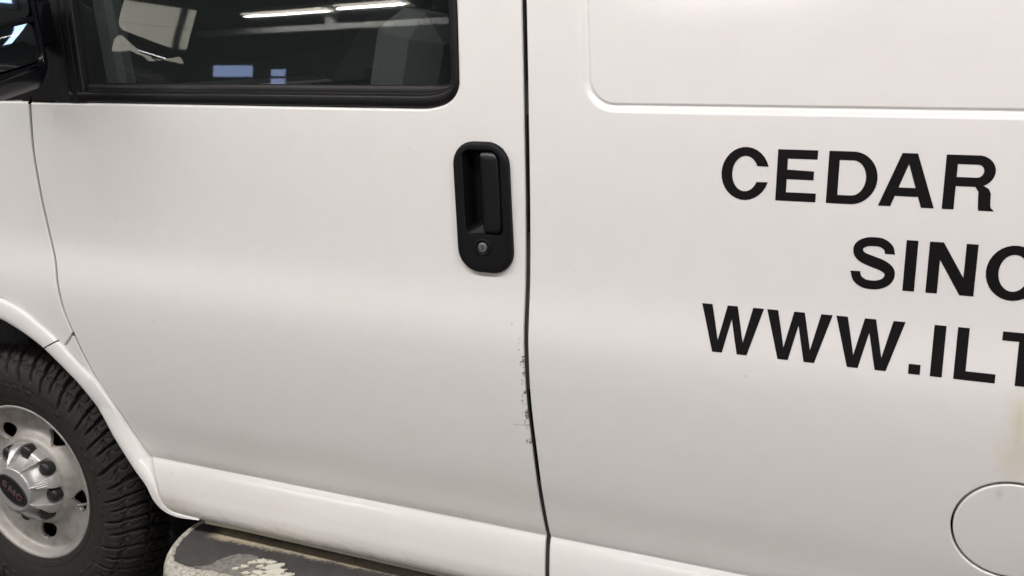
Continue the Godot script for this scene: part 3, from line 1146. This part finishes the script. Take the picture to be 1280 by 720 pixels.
	for k in 66:
		var r: float = lerp(0.0, 0.1035, k / 65.0)
		var row := PackedVector3Array()
		for j in cap_seg:
			var a := TAU * j / cap_seg
			var f := fposmod((a - lug_turn) / TAU * 8.0 + 0.5, 1.0) - 0.5   # 0 on a nut, +-0.5 on a spoke
			var z: float = curve_at([[0.0, 0.049], [0.053, 0.0475], [0.060, 0.0447], [0.075, 0.0320], [0.090, 0.0185], [0.096, 0.0125], [0.0995, 0.0040], [0.1015, -0.006], [0.1035, -0.016]], r)
			var off: float = abs(f) * TAU / 8.0 * r   # metres from the middle of the nut pocket
			var pocket := smoothstep(0.0225, 0.0192, off) * smoothstep(0.055, 0.060, r)
			z = lerp(z, min(z, curve_at([[0.056, 0.0440], [0.063, 0.0260], [0.075, 0.0080], [0.100, -0.012]], r)), pocket)
			# three fine ribs along each spoke
			var from_spoke: float = (0.5 - abs(f)) * TAU / 8.0 * r
			z += 0.0019 * cos(from_spoke / 0.0052 * TAU) * smoothstep(0.0088, 0.0078, from_spoke) * smoothstep(0.060, 0.066, r) * smoothstep(0.094, 0.088, r)
			row.append(HUB + Vector3(r * cos(a), r * sin(a), z))
		rows.append(row)
	b.grid(rows, Vector3(0, 0, 1), false, true)
	put("centre_cap", b, M.cap_silver, wheel)
	var nut := Builder.new()
	nut.lathe(Transform3D(), [Vector2(0.0176, -0.030), Vector2(0.0176, 0.015), Vector2(0.0166, 0.0210), Vector2(0.0125, 0.0255), Vector2(0.005, 0.0270), Vector2(0.0001, 0.0272)], 20, Vector3(0, 0, -0.2))
	for k in 8:
		var a := lug_turn + TAU * k / 8
		var o := put("wheel_nut", nut, M.lug_black, wheel)
		o.position = HUB + Vector3(0.0870 * cos(a), 0.0870 * sin(a), -0.011)
	# oval emblem with its three letters, running down to the right as the wheel stopped
	var turned := at(HUB + Vector3(0, 0, 0.0493), Basis(Vector3.BACK, deg_to_rad(-34.0)))
	b = Builder.new()
	rows = []
	for s in [[1.0, -0.003], [1.0, 0.0006], [0.965, 0.0016], [0.92, 0.0012], [0.90, 0.0004]]:
		var row := PackedVector3Array()
		for j in 64:
			row.append(turned * Vector3(0.051 * s[0] * cos(TAU * j / 64), 0.031 * s[0] * sin(TAU * j / 64), s[1]))
		rows.append(row)
	b.grid(rows, turned * Vector3(0, 0, -0.3), true, true)
	put("emblem_ring", b, M.lug_black, wheel)
	b = Builder.new()
	rows = []
	for s in [0.94, 0.6, 0.3, 0.001]:
		var row := PackedVector3Array()
		for j in 64:
			row.append(turned * Vector3(0.051 * s * cos(TAU * j / 64), 0.031 * s * sin(TAU * j / 64), 0.0008 + 0.0004 * (1 - s)))
		rows.append(row)
	b.grid(rows, turned * Vector3(0, 0, -0.3), true, true)
	put("emblem", b, M.emblem_black, wheel)
	for c in [["G", -0.0330, 0.0180], ["M", -0.0100, 0.0210], ["C", 0.0160, 0.0180]]:
		for layer in 2:
			b = Builder.new()
			var hh := 0.0150
			var grow: float = [0.0009, 0.0][layer]
			for s in scan(glyph(c[0], c[2] / hh), 0.03):
				for q in s[2]:
					var ids := []
					for p in [[q[0], s[0], -1], [q[1], s[0], 1], [q[3], s[1], 1], [q[2], s[1], -1]]:
						var l := Vector3(c[1] + p[0] * hh + grow * p[2], -hh / 2 + p[1] * hh + grow * (p[1] - 0.5) * 2.0, 0.0014 + 0.0005 * layer)
						ids.append(b.vert(turned * l, turned.basis.z))
					b.quad(ids[0], ids[1], ids[2], ids[3])
			put("emblem_letter", b, M.emblem_edge if layer == 0 else M.emblem_red, wheel)
	# valve stem, in the right-hand hole
	b = Builder.new()
	var va := deg_to_rad(-19.0)
	var v0 := HUB + Vector3(0.156 * cos(va), 0.156 * sin(va), -0.052)
	b.tube([v0, v0 + Vector3(-0.004, 0.002, 0.02), v0 + Vector3(-0.012, 0.005, 0.036)], 0.0042, 10)
	put("valve_stem", b, M.cap_silver, wheel)

# ---------------------------------------------------------------- mirror, step and the rest
func build_mirror(van: Node3D) -> void:
	var tilt := deg_to_rad(10.0)
	var yaw := deg_to_rad(10.0)   # turned in towards the driver
	var out := Vector3(sin(yaw), -sin(tilt) * cos(yaw), cos(tilt) * cos(yaw))
	var up := Vector3(0, cos(tilt), sin(tilt))
	var pitch := Basis(out, deg_to_rad(MIRROR_PITCH))
	up = pitch * up
	var o := Vector3(-1.665, 1.3725, 0.040)   # inner lower corner of the lower glass
	var face_way := up.cross(out).normalized()
	var spot := func(a: float, h: float, x: float) -> Vector3: return o + out * a + up * h + face_way * x
	var b := Builder.new()
	var rows := []
	var loops := [[0.0000, 0.0000, -0.004], [-0.0020, 0.0000, 0.0040], [-0.0070, -0.006, 0.0058], [-0.0115, -0.022, 0.0030], [-0.0135, -0.036, -0.0080], [-0.0130, -0.039, -0.0300], [-0.006, -0.034, -0.0600], [0.010, -0.018, -0.0850], [0.040, 0.020, -0.0980], [0.080, 0.10, -0.1020]]
	for l in loops:
		var row := PackedVector3Array()
		var e: float = -l[0]
		var low: float = l[1]
		for p in round_rect(0.095, (0.262 + low) * 0.5, 0.095 + e, (0.262 - low) * 0.5 + e, max(0.024 + e, 0.008), 8):
			row.append(spot.call(p.x, p.y, l[2]))
		rows.append(row)
	b.grid(rows, spot.call(0.095, 0.13, -0.05), true, true)
	var m := put("door_mirror", b, M.gloss_black, van)
	# the two glasses: a flat one above, a bowed one below
	for g in [["upper_mirror_glass", 0.0905, 0.258, 0.0], ["lower_mirror_glass", 0.004, 0.0790, 0.010]]:
		b = Builder.new()
		rows = []
		var hh: float = (g[2] - g[1]) * 0.5
		var ch: float = (g[2] + g[1]) * 0.5
		for s in [1.0, 0.85, 0.7, 0.55, 0.4, 0.25, 0.1, 0.001]:
			var row := PackedVector3Array()
			for p in round_rect(0.0, 0.0, 0.092, hh, 0.020, 6):
				var q: Vector2 = p * s
				var x: float = 0.0010 + g[3] * (1.0 - pow(q.length() / 0.1, 2.0)) * 0.45 - 0.004
				row.append(spot.call(0.095 + q.x, ch + q.y, x))
			rows.append(row)
		b.grid(rows, Vector3(1, 0, 0), false, true)
		put(g[0], b, M.mirror_glass, m)
	# divider between them
	b = Builder.new()
	var mid: Vector3 = spot.call(0.095, 0.0848, -0.001)
	b.box(Transform3D(Basis(face_way, up, out), mid), Vector3(0.010, 0.010, 0.187), 0.002)
	put("mirror_divider", b, M.black_trim, m)
	# the arm to the door
	b = Builder.new()
	var arm := []
	for s in [[-0.075, 0.020, 0.0], [-0.045, 0.024, 0.0], [-0.015, 0.026, 0.0], [0.02, 0.024, 0.0]]:
		arm.append(s)
	rows = []
	for s in arm:
		var row := PackedVector3Array()
		for p in round_rect(-0.050, 0.068, 0.034, 0.048, 0.014, 4):
			row.append(spot.call(s[0], p.y, p.x))
		rows.append(row)
	b.grid(rows, spot.call(-0.03, 0.068, -0.05), true, true)
	put("mirror_arm", b, M.gloss_black, m)

func build_step(van: Node3D) -> void:
	var y := 0.335
	# pad
	var edge := [Vector2(-1.482, -0.20), Vector2(-1.482, -0.098), Vector2(-1.484, -0.06), Vector2(-1.474, -0.015), Vector2(-1.457, 0.030), Vector2(-1.437, 0.060), Vector2(-1.405, 0.079), Vector2(-1.36, 0.080), Vector2(-1.312, 0.076), Vector2(-1.20, 0.075), Vector2(-0.6, 0.078), Vector2(0.4, 0.080), Vector2(1.3, 0.080)]
	edge = along(edge, 6)
	var im := Image.create(1024, 512, false, Image.FORMAT_RGB8)
	var fn := FastNoiseLite.new()
	fn.seed = 14
	fn.frequency = 1.0
	fn.fractal_octaves = 4
	for j in 512:
		var z := -0.20 + 0.30 * (j + 0.5) / 512
		for i in 1024:
			var x := -1.50 + 0.90 * (i + 0.5) / 1024
			var n1 := fn.get_noise_2d(x * 16.0, z * 16.0)
			var n2 := fn.get_noise_2d(x * 90.0, z * 90.0)
			var c := Vector3(0.060, 0.056, 0.055) * (1.0 + 0.25 * n1 + 0.15 * n2)
			# grit washed off the door lies in a line along the inner edge
			var line := -0.046 - (x + 1.411) * 0.040 + 0.006 * fn.get_noise_2d(x * 14.0, 5.0)
			var d := z - line
			var begin := smoothstep(-1.445, -1.400, x + 0.012 * n1)
			var wide := 0.013 + 0.012 * smoothstep(-1.30, -1.40, x)
			var grit := smoothstep(0.016, -0.002, d + 0.010 * n2 + 0.004 * n1) * smoothstep(-wide - 0.030, -wide + 0.006, d) * begin
			c = c.lerp(Vector3(0.52, 0.45, 0.33), clampf(grit * (0.85 + 0.35 * n2), 0.0, 0.92))
			var tint_amount := smoothstep(-0.02, -0.06, d) * begin  # brown dirt inboard of the grit line
			c = c.lerp(Vector3(0.115, 0.092, 0.066), 0.8 * tint_amount)
			im.set_pixel(i, j, Color(c.x, c.y, c.z).linear_to_srgb())
	var pad_m := plain("step_pad_rubber", Color.WHITE, 0.85)
	pad_m.albedo_texture = ImageTexture.create_from_image(im)
	pad_m.texture_repeat = false
	pad_m.normal_enabled = false
	var b := Builder.new()
	var step := Node3D.new()
	step.name = "running_board"
	step.position = Vector3(0.0135, 0.010, 0.0145)
	van.add_child(step, true)
	var back := []
	for p in edge:
		back.append(Vector2(p.x, -0.20))
	var first := b.v.size()
	for k in edge.size():
		for t in 9:
			var p: Vector2 = back[k].lerp(edge[k], t / 8.0)
			b.vert(Vector3(p.x, y, p.y), Vector3.UP, Vector2((p.x + 1.50) / 0.90, (p.y + 0.20) / 0.30))
	for k in edge.size() - 1:
		for t in 8:
			var a := first + k * 9 + t
			b.quad(a, a + 1, a + 10, a + 9)
	put("step_pad", b, pad_m, step)
	# the rounded painted rim: narrow at the nose, broad along the side
	b = Builder.new()
	var outer := along([Vector2(-1.494, -0.20), Vector2(-1.496, -0.098), Vector2(-1.499, -0.06), Vector2(-1.492, -0.005), Vector2(-1.472, 0.045), Vector2(-1.443, 0.090), Vector2(-1.400, 0.126), Vector2(-1.35, 0.148), Vector2(-1.30, 0.158), Vector2(-1.20, 0.164), Vector2(-0.6, 0.166), Vector2(0.4, 0.166), Vector2(1.3, 0.166)], 6)
	fn.fractal_octaves = 3
	var rows := []
	for s in [[0.0, -0.001], [0.0, 0.0012], [0.06, 0.0022], [0.25, 0.0045], [0.5, 0.0042], [0.72, -0.001], [0.88, -0.011], [0.97, -0.024], [1.0, -0.040], [0.97, -0.070], [0.85, -0.085]]:
		var row := PackedVector3Array()
		for k in edge.size():
			var e: Vector2 = edge[k]
			# a ragged inner border where the paint has let go
			e += (e - outer[k]).normalized() * 0.0045 * fn.get_noise_2d(k * 2.7, 3.0) * (1.0 if s[0] < 0.1 else 0.0)
			var p: Vector2 = e.lerp(outer[k], s[0])
			row.append(Vector3(p.x, y + s[1] + 0.0006 * fn.get_noise_2d(p.x * 120.0, p.y * 120.0), p.y))
		rows.append(row)
	b.grid(rows, Vector3(0, 1, 0.6))
	var rim := put("step_rim", b, M.chalky_paint, step)
	rim.set_meta("label", "chalky white rim of the running board")
	# a patch worn to the primer, and paint flakes lifting off it
	var rng := RandomNumberGenerator.new()
	rng.seed = 8
	b = Builder.new()
	var patch := [Vector2(-1.372, 0.076), Vector2(-1.346, 0.060), Vector2(-1.338, 0.030), Vector2(-1.326, 0.008), Vector2(-1.306, -0.006), Vector2(-1.280, -0.010), Vector2(-1.262, -0.004), Vector2(-1.240, -0.011), Vector2(-1.216, -0.004), Vector2(-1.196, 0.010), Vector2(-1.180, 0.018), Vector2(-1.164, 0.030), Vector2(-1.150, 0.052), Vector2(-1.140, 0.076)]
	patch = along(patch, 4)
	var top := PackedVector3Array()
	var foot := PackedVector3Array()
	var mid := PackedVector3Array()
	for k in patch.size():
		var j := Vector2(fn.get_noise_2d(k * 3.1, 8.0), fn.get_noise_2d(k * 3.1, 18.0)) * 0.004
		mid.append(Vector3(patch[k].x, y + 0.0008, 0.077))
		top.append(Vector3(patch[k].x + j.x, y + 0.0008, min(patch[k].y + j.y, 0.0765)))
		foot.append(Vector3(patch[k].x + j.x, y - 0.0005, min(patch[k].y + j.y - 0.0004, 0.0762)))
	b.grid([mid, top, foot], Vector3.UP)
	put("worn_patch", b, M.worn_primer, step)
	for s in [[-1.264, 0.016, 0.010], [-1.250, 0.006, 0.012], [-1.228, 0.002, 0.011], [-1.270, 0.036, 0.009], [-1.240, 0.024, 0.008], [-1.214, 0.018, 0.019], [-1.196, 0.030, 0.020], [-1.205, 0.052, 0.018], [-1.178, 0.048, 0.022], [-1.228, 0.046, 0.012], [-1.158, 0.060, 0.018], [-1.250, 0.056, 0.010], [-1.188, 0.066, 0.017], [-1.140, 0.068, 0.014], [-1.232, 0.066, 0.013], [-1.166, 0.028, 0.012], [-1.205, 0.004, 0.012], [-1.282, 0.050, 0.007]]:
		b = Builder.new()
		var ring := PackedVector3Array()
		var low := PackedVector3Array()
		var tilt := Vector2(rng.randf_range(-0.10, 0.10), rng.randf_range(-0.10, 0.10))
		var sides := 14
		for k in sides:
			var a := TAU * k / sides + rng.randf_range(-0.25, 0.25)
			var r: float = s[2] * rng.randf_range(0.65, 1.15)
			r *= 0.72 if k % 2 == 0 else 1.06
			var d := Vector2(cos(a) * r * 1.25, sin(a) * r * 0.75).rotated(-0.5)
			ring.append(Vector3(s[0] + d.x, y + 0.0034 + d.dot(tilt), s[1] + d.y))
			low.append(Vector3(s[0] + d.x * 0.97, y + 0.0009, s[1] + d.y * 0.97))
		b.grid([ring, low], Vector3(s[0], y, s[1]), true, true)
		var cap := []
		for p in ring:
			cap.append(p)
		b.flat(cap, Vector3(-tilt.x, 1, -tilt.y).normalized())
		put("paint_flake", b, M.flake_paint, step)

func build_body(van: Node3D) -> void:
	# dark structure behind the gaps, and the rubber seals that show in the door gap
	var b := Builder.new()
	var rows := []
	for y in y_rows(0.35, 1.70, 0.02):
		var row := PackedVector3Array()
		for dx in [-0.05, -0.02, 0.0, 0.02, 0.06]:
			row.append(Vector3(seam_b(y) + dx, y, zp(y) - 0.034))
		rows.append(row)
	b.grid(rows, Vector3(0, 0, 1))
	put("door_pillar", b, M.pillar_grey, van)
	for s in [[1.338, 1.66], [1.082, 1.282], [0.62, 0.80]]:
		b = Builder.new()
		var pts := []
		for k in 15:
			var y: float = lerp(s[0], s[1], k / 14.0)
			pts.append(Vector3(seam_b(y) + 0.0005, y, zp(y) - 0.020))
		b.tube(pts, 0.0072, 8)
		put("door_seal", b, M.rubber_seal, van)
	b = Builder.new()
	rows = []
	for y in y_rows(0.37, 1.30, 0.03):
		var row := PackedVector3Array()
		for dx in [-0.05, 0.0, 0.05]:
			row.append(Vector3(seam_f(y) + dx, y, zp(y) - 0.024))
		rows.append(row)
	b.grid(rows, Vector3(0, 0, 1))
	put("hinge_pillar", b, M.dark_void, van)
	# sill flange below the doors
	b = Builder.new()
	rows = []
	for s in [[0.400, -0.056], [0.374, -0.052], [0.3645, -0.0490], [0.3605, -0.0505], [0.3605, -0.058], [0.370, -0.070]]:
		var row := PackedVector3Array()
		for k in 31:
			var x: float = lerp(-1.445, 1.38, k / 30.0)
			row.append(Vector3(x, s[0] - 0.004 * smoothstep(-1.40, -1.47, x), s[1]))
		rows.append(row)
	b.grid(rows, Vector3(0, 0, 1))
	put("sill_flange", b, M.flake_paint, van)
	b = Builder.new()
	b.box(at(Vector3(-0.05, 0.345, -0.95)), Vector3(2.9, 0.05, 1.70), 0.01)
	put("underbody", b, M.dark_void, van)
	# wheel housing
	b = Builder.new()
	rows = []
	for z in [-0.045, -0.12, -0.25, -0.40]:
		var row := PackedVector3Array()
		for k in 33:
			var a: float = lerp(-0.35, PI + 0.35, k / 32.0)
			row.append(Vector3(-2.02 + 0.475 * cos(a), 0.365 + 0.475 * sin(a), z))
		rows.append(row)
	b.grid(rows, Vector3(-2.02, 0.365, -0.2), true)
	b.flat([Vector3(-2.6, 0.2, -0.40), Vector3(-1.45, 0.2, -0.40), Vector3(-1.45, 0.95, -0.40), Vector3(-2.6, 0.95, -0.40)], Vector3(0, 0, 1))
	put("wheel_housing", b, M.dark_void, van)

	# cab: roof, floor, bulkhead, far side, dash and screen
	b = Builder.new()
	b.box(at(Vector3(-0.30, 1.98, -0.95)), Vector3(2.95, 0.06, 1.60), 0.02)
	put("roof", b, M.white_paint, van)
	b = Builder.new()
	b.box(at(Vector3(-1.05, 0.55, -0.97)), Vector3(1.9, 0.06, 1.78), 0.01)
	put("cab_floor", b, M.cabin_dark, van)
	b = Builder.new()
	b.box(at(Vector3(-0.42, 1.27, -0.95)), Vector3(0.03, 1.40, 1.72), 0.008)
	var bulkhead := put("bulkhead", b, M.cabin_trim, van)
	for k in 7:   # slotted upper half
		b = Builder.new()
		b.box(at(Vector3(-0.437, 1.47 + 0.045 * k, -0.60)), Vector3(0.010, 0.022, 0.72), 0.003)
		put("bulkhead_slat", b, M.cabin_dark, bulkhead)
	b = Builder.new()
	b.box(at(Vector3(-1.05, 0.88, -1.86)), Vector3(2.1, 0.86, 0.06), 0.02)
	b.box(at(Vector3(-0.45, 1.64, -1.85)), Vector3(0.08, 0.68, 0.06), 0.02)
	b.box(at(Vector3(-1.80, 1.64, -1.85), Basis(Vector3.BACK, -0.45)), Vector3(0.10, 0.78, 0.06), 0.02)
	put("far_door", b, M.cabin_dark, van)
	b = Builder.new()
	b.box(at(Vector3(-1.88, 1.10, -0.95)), Vector3(0.44, 0.34, 1.70), 0.06)
	b.box(at(Vector3(-2.05, 0.85, -0.95)), Vector3(0.10, 0.70, 1.72), 0.02)
	put("dashboard", b, M.cabin_dark, van)
	b = Builder.new()
	b.flat([Vector3(-2.22, 1.27, -0.10), Vector3(-1.62, 1.95, -0.20), Vector3(-1.62, 1.95, -1.70), Vector3(-2.22, 1.27, -1.80)], Vector3(-0.75, 0.66, 0))
	put("windscreen", b, M.window_glass, van)
	b = Builder.new()
	b.tube([Vector3(-2.23, 1.27, -0.085), Vector3(-1.63, 1.96, -0.185)], 0.035, 10)
	put("screen_pillar", b, M.white_paint, van)
	b = Builder.new()
	b.box(at(Vector3(-2.62, 1.18, -0.95), Basis(Vector3.BACK, 0.16)), Vector3(0.85, 0.05, 1.72), 0.02)
	put("bonnet", b, M.white_paint, van)
	# black scuttle in front of the mirror panel
	b = Builder.new()
	rows = []
	for y in y_rows(1.2925, 1.36, 0.012):
		var row := PackedVector3Array()
		for k in 9:
			row.append(Vector3(lerp(-2.25, -1.789, k / 8.0), y, zp(y) - 0.002))
		rows.append(row)
	b.grid(rows, Vector3(0, 0.1, 1))
	put("scuttle_trim", b, M.black_trim, van)
	# steering wheel
	b = Builder.new()
	var hubw := Transform3D(Basis(Vector3.BACK, deg_to_rad(-28)) * Basis(Vector3.UP, PI / 2), Vector3(-1.66, 1.10, -0.48))
	var ringp := []
	for k in 37:
		var a := TAU * k / 36
		ringp.append(hubw * Vector3(0.195 * cos(a), 0.195 * sin(a), 0))
	b.tube(ringp, 0.016, 10, hubw.basis.z)
	for a in [0.3, PI - 0.3, -PI / 2]:
		b.tube([hubw * Vector3(0.05 * cos(a), 0.05 * sin(a), -0.02), hubw * Vector3(0.19 * cos(a), 0.19 * sin(a), 0)], 0.014, 8)
	b.lathe(hubw, [Vector2(0.075, -0.05), Vector2(0.078, 0.0), Vector2(0.06, 0.018), Vector2(0.001, 0.022)], 24)
	put("steering_wheel", b, M.cabin_dark, van)
	# inner trim of the front pillar
	b = Builder.new()
	b.box(at(Vector3(-1.655, 1.45, -0.14), Basis(Vector3.BACK, 0.10)), Vector3(0.055, 0.62, 0.05), 0.012)
	put("pillar_trim", b, M.cabin_trim, van)
	# driver's seat
	for s in [[-0.43]]:
		var seat := Node3D.new()
		seat.name = "seat"
		van.add_child(seat, true)
		b = Builder.new()
		b.box(at(Vector3(-1.30, 0.86, s[0]), Basis(Vector3.BACK, -0.06)), Vector3(0.52, 0.15, 0.50), 0.05)
		put("cushion", b, M.seat_cloth, seat)
		b = Builder.new()
		b.box(at(Vector3(-1.03, 1.16, s[0]), Basis(Vector3.BACK, -0.22)), Vector3(0.15, 0.62, 0.50), 0.05)
		put("backrest", b, M.seat_cloth, seat)
		b = Builder.new()
		b.box(at(Vector3(-0.93, 1.55, s[0]), Basis(Vector3.BACK, -0.22)), Vector3(0.11, 0.19, 0.27), 0.04)
		put("headrest", b, M.seat_cloth, seat)
	# belt strap on the far pillar
	b = Builder.new()
	b.box(at(Vector3(-0.48, 1.50, -1.79), Basis(Vector3.BACK, 0.10)), Vector3(0.05, 0.75, 0.004), 0.001)
	put("seat_belt", b, M.cabin_trim, van)

# ---------------------------------------------------------------- lamps and room
func lamp(where: Vector3, length: float, energy: float, tint: Color, label: String, turn := 0.0, wide := 0.20) -> void:
	var o := thing("fluorescent_lamp", label, "lamp", where, "ceiling lamps over the van")
	o.rotation.y = turn
	var b := Builder.new()
	b.box(at(Vector3(0, 0.075, 0)), Vector3(length, 0.05, 0.13), 0.008)
	put("channel", b, M.lamp_housing, o)
	for s in [-1.0, 1.0]:
		b = Builder.new()
		b.flat([Vector3(-length / 2, 0.055, s * 0.05), Vector3(length / 2, 0.055, s * 0.05), Vector3(length / 2, 0.0, s * 0.19), Vector3(-length / 2, 0.0, s * 0.19)], Vector3(0, -1, -s * 0.3).normalized())
		put("reflector", b, M.lamp_housing, o)
	for z in [-0.085, 0.0, 0.085]:
		b = Builder.new()
		b.tube([Vector3(-length / 2 + 0.03, 0.022, z), Vector3(length / 2 - 0.03, 0.022, z)], 0.016, 10)
		put("tube", b, M.tube_glow, o)
	for s in [-1.0, 1.0]:
		b = Builder.new()
		b.tube([Vector3(s * length * 0.35, 0.10, 0), Vector3(s * length * 0.35, 4.2 - where.y, 0)], 0.006, 6)
		put("hanger", b, M.frame_grey, o)
	var l := AreaLight3D.new()
	l.name = "lamp_light"
	l.area_size = Vector2(length, wide)
	l.light_color = tint
	l.light_energy = energy
	l.area_range = 30.0 if "area_range" in l else 0.0
	l.shadow_enabled = true
	l.rotation.x = -PI / 2
	l.position = Vector3(0, -0.005, 0)
	o.add_child(l, true)

func daylight(w: Array, z: float, way: float) -> void:
	var o := thing("daylight_window", w[4], "window", Vector3(w[0], w[1], z))
	var b := Builder.new()
	for q in [1.0, -1.0]:
		b.box(at(Vector3(0, q * (w[3] / 2 + 0.02), 0)), Vector3(w[2] + 0.08, 0.04, 0.05), 0.005)
		b.box(at(Vector3(q * (w[2] / 2 + 0.02), 0, 0)), Vector3(0.04, w[3] - 0.001, 0.048), 0.005)
	put("frame", b, M.frame_grey, o)
	b = Builder.new()
	var bars := 2 if w[2] < 0.3 else 1
	for k in bars:   # panes with thin bars between
		var x0: float = -w[2] / 2
		var h: float = w[3] / bars
		var y0: float = -w[3] / 2 + h * k + (0.04 if k > 0 else 0.0)
		b.flat([Vector3(x0, y0, 0.012 * way), Vector3(-x0, y0, 0.012 * way), Vector3(-x0, -w[3] / 2 + h * (k + 1), 0.012 * way), Vector3(x0, -w[3] / 2 + h * (k + 1), 0.012 * way)], Vector3(0, 0, way))
	put("pane", b, M.daylight_pane if way < 0.0 else M.far_daylight, o)

func _ready() -> void:
	var cam := Camera3D.new()
	cam.name = "camera"
	cam.transform = Transform3D(Basis(Vector3(0.9160523, -0.0119223, -0.4008816), Vector3(-0.0872736, 0.9696791, -0.2282668), Vector3(0.3914479, 0.2440908, 0.8872363)).orthonormalized(), Vector3(0, 1.40, 1.50))
	cam.fov = 32.88
	cam.near = 0.02
	cam.far = 80.0
	cam.current = true
	add_child(cam)
	var we := WorldEnvironment.new()
	we.name = "environment"
	var env := Environment.new()
	env.background_mode = Environment.BG_COLOR
	env.background_color = lin(0.012, 0.013, 0.014)
	env.tonemap_mode = Environment.TONE_MAPPER_LINEAR
	env.tonemap_exposure = 1.14
	env.sdfgi_enabled = true
	env.ssao_enabled = true
	env.ssil_enabled = true
	we.environment = env
	add_child(we)

	sheet_noise.seed = 12
	sheet_noise.frequency = 4.0
	sheet_noise.fractal_octaves = 2
	make_materials()
	for y in int((1.97 - Y_LOW) / Y_STEP) + 2:
		Z_TABLE.append(curve_at(PROFILE, Y_LOW + y * Y_STEP))

	# the lamps that light the workshop
	var near_front := Color(1.0, 0.991, 0.992)
	var near_rear := Color(1.0, 0.976, 0.999)
	lamp(Vector3(-4.3, 2.85, 1.35), 2.35, 2.6, near_front, "three tube ceiling lamp over the front of the van")
	lamp(Vector3(-1.8, 2.85, 1.35), 2.35, 3.2, near_front, "three tube ceiling lamp over the front wheel of the van")
	lamp(Vector3(0.7, 2.85, 1.35), 2.35, 3.35, near_rear, "three tube ceiling lamp over the lettering of the van")
	lamp(Vector3(3.2, 2.85, 1.35), 2.35, 3.35, near_rear, "three tube ceiling lamp over the rear of the van")
	lamp(Vector3(-5.95, 2.99, 6.35), 1.15, 3.4, near_front, "short ceiling lamp across the workshop, ahead of the van", 0.2, 0.06)
	lamp(Vector3(-4.86, 3.01, 6.12), 0.80, 3.0, near_front, "shortest ceiling lamp, across the workshop from the mirror", 0.2, 0.06)
	lamp(Vector3(7.6, 2.86, 4.62), 2.35, 2.0, near_rear, "three tube ceiling lamp before the roller door", -0.06)
	lamp(Vector3(-1.5, 2.9, 5.6), 1.25, 4.0, near_rear, "short ceiling lamp across the workshop from the door handle")
	lamp(Vector3(1.8, 2.9, 5.6), 1.25, 4.0, near_rear, "short ceiling lamp across the workshop from the filler door")

	# ground
	var b := Builder.new()
	b.flat([Vector3(-40, 0, -40), Vector3(40, 0, -40), Vector3(40, 0, 40), Vector3(-40, 0, 40)], Vector3.UP)
	var ground := put("ground", b, M.concrete)
	ground.set_meta("kind", "structure")
	ground.set_meta("label", "grey concrete workshop floor")

	b = Builder.new()
	b.box(at(Vector3(-1.0, 2.1, 8.6)), Vector3(22.0, 4.2, 0.2), 0.01)
	var wall := put("wall", b, M.wall_paint)
	wall.set_meta("kind", "structure")
	wall.set_meta("label", "plain grey workshop wall that faces the van")
	b = Builder.new()
	b.box(at(Vector3(-1.0, 2.1, -4.8)), Vector3(14.0, 4.2, 0.2), 0.01)
	var far_wall := put("wall", b, M.wall_paint)
	far_wall.set_meta("kind", "structure")
	far_wall.set_meta("label", "plain grey workshop wall beyond the van")
	b = Builder.new()
	b.box(at(Vector3(-5.6, 2.80, 6.62), Basis(Vector3.UP, 0.2)), Vector3(4.0, 0.11, 0.10), 0.01)
	b.box(at(Vector3(-5.6, 3.55, 6.62)), Vector3(0.10, 1.40, 0.09), 0.01)
	var beam := put("ceiling_beam", b, M.lamp_housing)
	beam.set_meta("kind", "structure")
	beam.set_meta("label", "pale steel beam hung below the lamps across the workshop")
	for w in [[0.74, 1.84, 0.22, 0.98, "upright daylight window beyond the van, nearer its front"], [1.15, 1.80, 0.42, 0.98, "broad daylight window beyond the van, nearer its rear"]]:
		daylight(w, -4.69, 1.0)
	for w in [[-8.28, 2.47, 0.62, 0.17, "wide low daylight window in the grey workshop wall"], [-7.58, 2.36, 0.22, 0.28, "small upright daylight window in the grey workshop wall"]]:
		daylight(w, 8.49, -1.0)
	# a translucent roller door, bright with daylight, behind the van's rear quarter
	var rd := thing("roller_door", "wide translucent roller door with level ribs at the end of the workshop", "door", Vector3(9.6, 0, 5.2))
	for k in 6:
		b = Builder.new()
		b.box(at(Vector3(0, 0.23 + 0.46 * k, 0)), Vector3(0.05, 0.45, 6.4), 0.012)
		put("panel", b, M.lit_panel if k >= 4 else M.wall_paint, rd)
	b = Builder.new()
	for q in [-3.3, 0.4, 3.3]:
		b.box(at(Vector3(-0.04, 1.40, q)), Vector3(0.06, 2.80, 0.10), 0.01)
	put("guide_rail", b, M.frame_grey, rd)
	var van := thing("cargo_van", "white cargo van with black lettering and worn running board", "van")
	build_door(van)
	build_fender(van)
	build_rear_side(van)
	build_handle(van)
	build_wheel(van)
	build_mirror(van)
	build_step(van)
	build_body(van)
